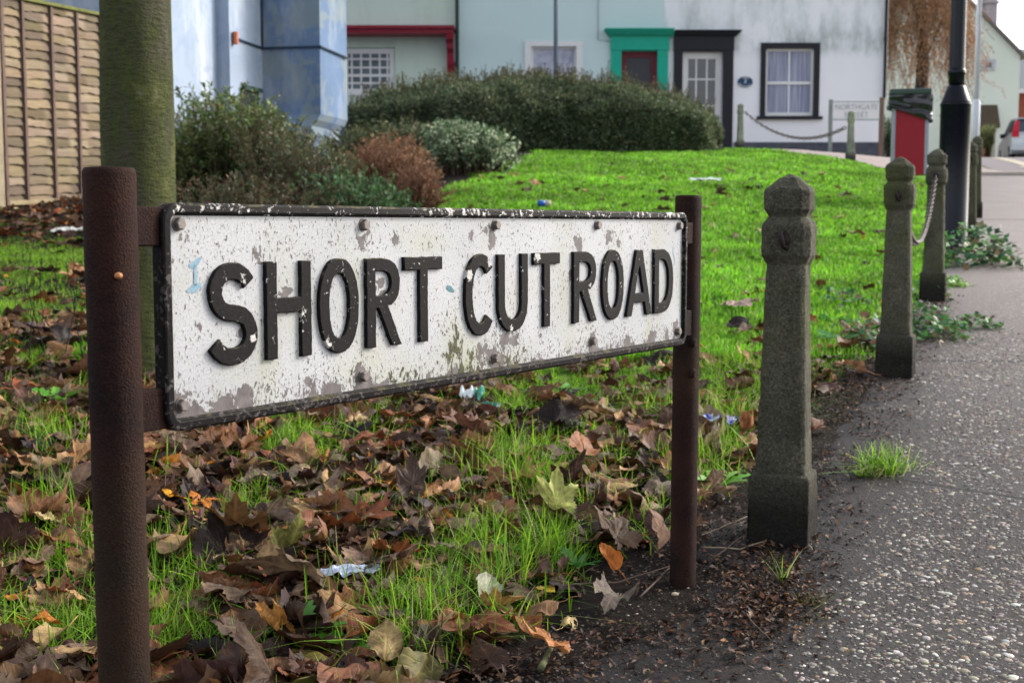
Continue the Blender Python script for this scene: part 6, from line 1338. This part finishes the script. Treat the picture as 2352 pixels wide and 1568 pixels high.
# dead upright stems in the bed at the left
for i, (u, v, L_) in enumerate([(70, 840, .34), (110, 850, .40), (150, 830, .30), (190, 840, .36), (55, 700, .40), (130, 690, .42), (175, 720, .40), (95, 770, .3)]):
    p = gp(u, v); b = MB(); d = Vector((random.uniform(-.25, .25), random.uniform(-.2, .2), 1)); pts = [p+d*L_*t+Vector((random.uniform(-1, 1), 0, 0))*.008 for t in (0, .3, .6, 1)]; b.tube(pts, [.0024, .002, .0015, .0008], 5)
    for t in (.5, .7, .85): q = p+d*L_*t; b.tube([q, q+Vector((random.uniform(-1, 1)*.06, 0, .05))], [.0012, .0006], 4)
    tag(b.build('dried_plant', simple('black_dead_stem', (.02, .018, .014), .9) if i == 0 else bpy.data.materials['black_dead_stem']), f'dead black stalk left of the rusty post, {["first from the left edge, near", "second, near", "middle, near", "beside the post, near", "leftmost, farther back", "middle, farther back", "beside the post, farther back", "between the rows"][i]}', 'dead plant', 'dead plants at the left')
# crumpled litter
def crumple(u, v, L_, W_, H_, seed, cf, mat_, label, cat, name='litter_wrapper', yaw=0., lift=.012):
    p = gp(u, v); K, M_ = 26, 14; V = []; cols = []
    for i in range(K+1):
        for j in range(M_+1):
            s, t = i/K-.5, j/M_-.5; r1 = float(vn(s*7+seed, t*5, seed))-.5; r2 = float(vn(s*13+seed, t*11, seed+3))-.5; e = 1-.25*abs(2*t)**3
            x_, y_ = s*L_*e+r2*.006, t*W_+r1*.006; z_ = H_*(1-(2*abs(t))**2*.7-(2*abs(s))**4*.3)*.6+r1*H_*.8+r2*H_*.4+lift+.022
            V.append((p.x+x_*math.cos(yaw)-y_*math.sin(yaw), p.y+x_*math.sin(yaw)+y_*math.cos(yaw), p.z+z_)); cols.append(cf(s, t, r1, r2))
    Fc = [(i*(M_+1)+j, (i+1)*(M_+1)+j, (i+1)*(M_+1)+j+1, i*(M_+1)+j+1) for i in range(K) for j in range(M_)]
    o = link(name, mesh_from(name, V, Fc, False, np.array(cols)), mat_); sol = o.modifiers.new('thickness', 'SOLIDIFY'); sol.thickness = .0006; return tag(o, label, cat)
m_foil = leafmat('crumpled_printed_plastic', rough=.28, transl=.0, spec=.6)
crumple(805, 1366, .105, .040, .016, 4, lambda s, t, a, b: (.34, .38, .62) if (s*9+t*3) % 1 < .25 and abs(t) < .3 else ((.50, .54, .66) if a > -.1 else (.38, .42, .58)), m_foil, 'crumpled pale blue and silver wrapper among the front leaves', 'litter', yaw=.12)
crumple(1085, 945, .075, .055, .045, 9, lambda s, t, a, b: (.70, .74, .74) if s < .08 else ((.02, .26, .18) if t < .3 else (.12, .40, .28)), m_foil, 'crumpled white and green wrapper in the litter below the sign', 'litter', yaw=-.25)
crumple(1128, 962, .060, .022, .014, 12, lambda s, t, a, b: (.02, .24, .17) if a > -.12 else (.45, .60, .55), m_foil, 'strip of dark green wrapper beside the white crumpled one', 'litter', yaw=-.4)
crumple(1640, 995, .125, .050, .022, 15, lambda s, t, a, b: (.015, .04, .34) if ((s*5+t*2) % 1) < .55 else (.62, .66, .74), m_foil, 'blue and white crisp packet between the right post and nearest bollard', 'litter', yaw=-.1)
crumple(1620, 430, .34, .12, .03, 18, lambda s, t, a, b: (.62, .66, .64), m_foil, 'scrap of white paper lying far out on the lawn', 'litter', lift=.05)
crumple(155, 552, .22, .09, .03, 21, lambda s, t, a, b: (.66, .64, .58), m_foil, 'pale paper scrap on the soil bed left of the rusty post', 'litter', lift=.04)
crumple(1990, 1255, .02, .012, .004, 24, lambda s, t, a, b: (.5, .4, .3), m_foil, 'tiny pale scrap on the bollard footing edge', 'litter') if False else None
cq = gp(1250, 484); cn = thing('drink_can', 'small blue and cream drink can lying on the lawn behind the sign', 'can', (cq.x, cq.y, cq.z))
def lay(b): M = Matrix.Translation((cq.x, cq.y, cq.z+.055)) @ Matrix.Rotation(R(8), 4, 'Z') @ Matrix.Rotation(math.pi/2, 4, 'Y') @ Matrix.Scale(.8, 4); b.V = [M @ v for v in b.V]; return b
lay(MB().lathe([(.024, -.075), (.033, -.066), (.033, .01)], 18)).build('body', simple('blue_can_paint', (.02, .10, .42), .3, .1, 20), cn, True)
lay(MB().lathe([(.033, .0101), (.033, .062), (.025, .070)], 18)).build('lower_band', simple('cream_can_paint', (.50, .45, .33), .3, .2, 20), cn, True)
# snail on the post, weathered sycamore seed on the path
b = MB(); sg = Matrix.Translation((SX0, SY0, SZ0-SH)) @ Matrix.Rotation(SYAW, 4, 'Z')
ang = -2.02; loc = sg @ Vector((-.0535+.0262*math.cos(ang), .006+.0262*math.sin(ang), .160)); V = []
b.lathe([(.0008, -.003), (.0034, -.0018), (.0042, .0004), (.003, .0026), (.0006, .0036)], 12); b.V = [v+loc for v in b.V]
tag(b.build('snail', simple('orange_snail_shell', (.50, .22, .09), .4, .5, 500), smooth=True), 'tiny orange snail shell stuck to the thick rusty post', 'snail')
for (u, v, lb) in ((1550, 1375, 'pale broken seed husk on soil in front of the right post'), (1770, 1432, 'small white stone chip on the dark soil')):
    p = gp(u, v); b = MB(); b.lathe([(.002, .0), (.005, .002), (.0045, .005), (.001, .0065)], 7); b.V = [Vector((v_.x*1.3, v_.y, v_.z))+p+Vector((0, 0, .006)) for v_ in b.V]; tag(b.build('stone_chip', simple('pale_chip', (.5, .42, .3), .8, .3, 300)), lb, 'stone')
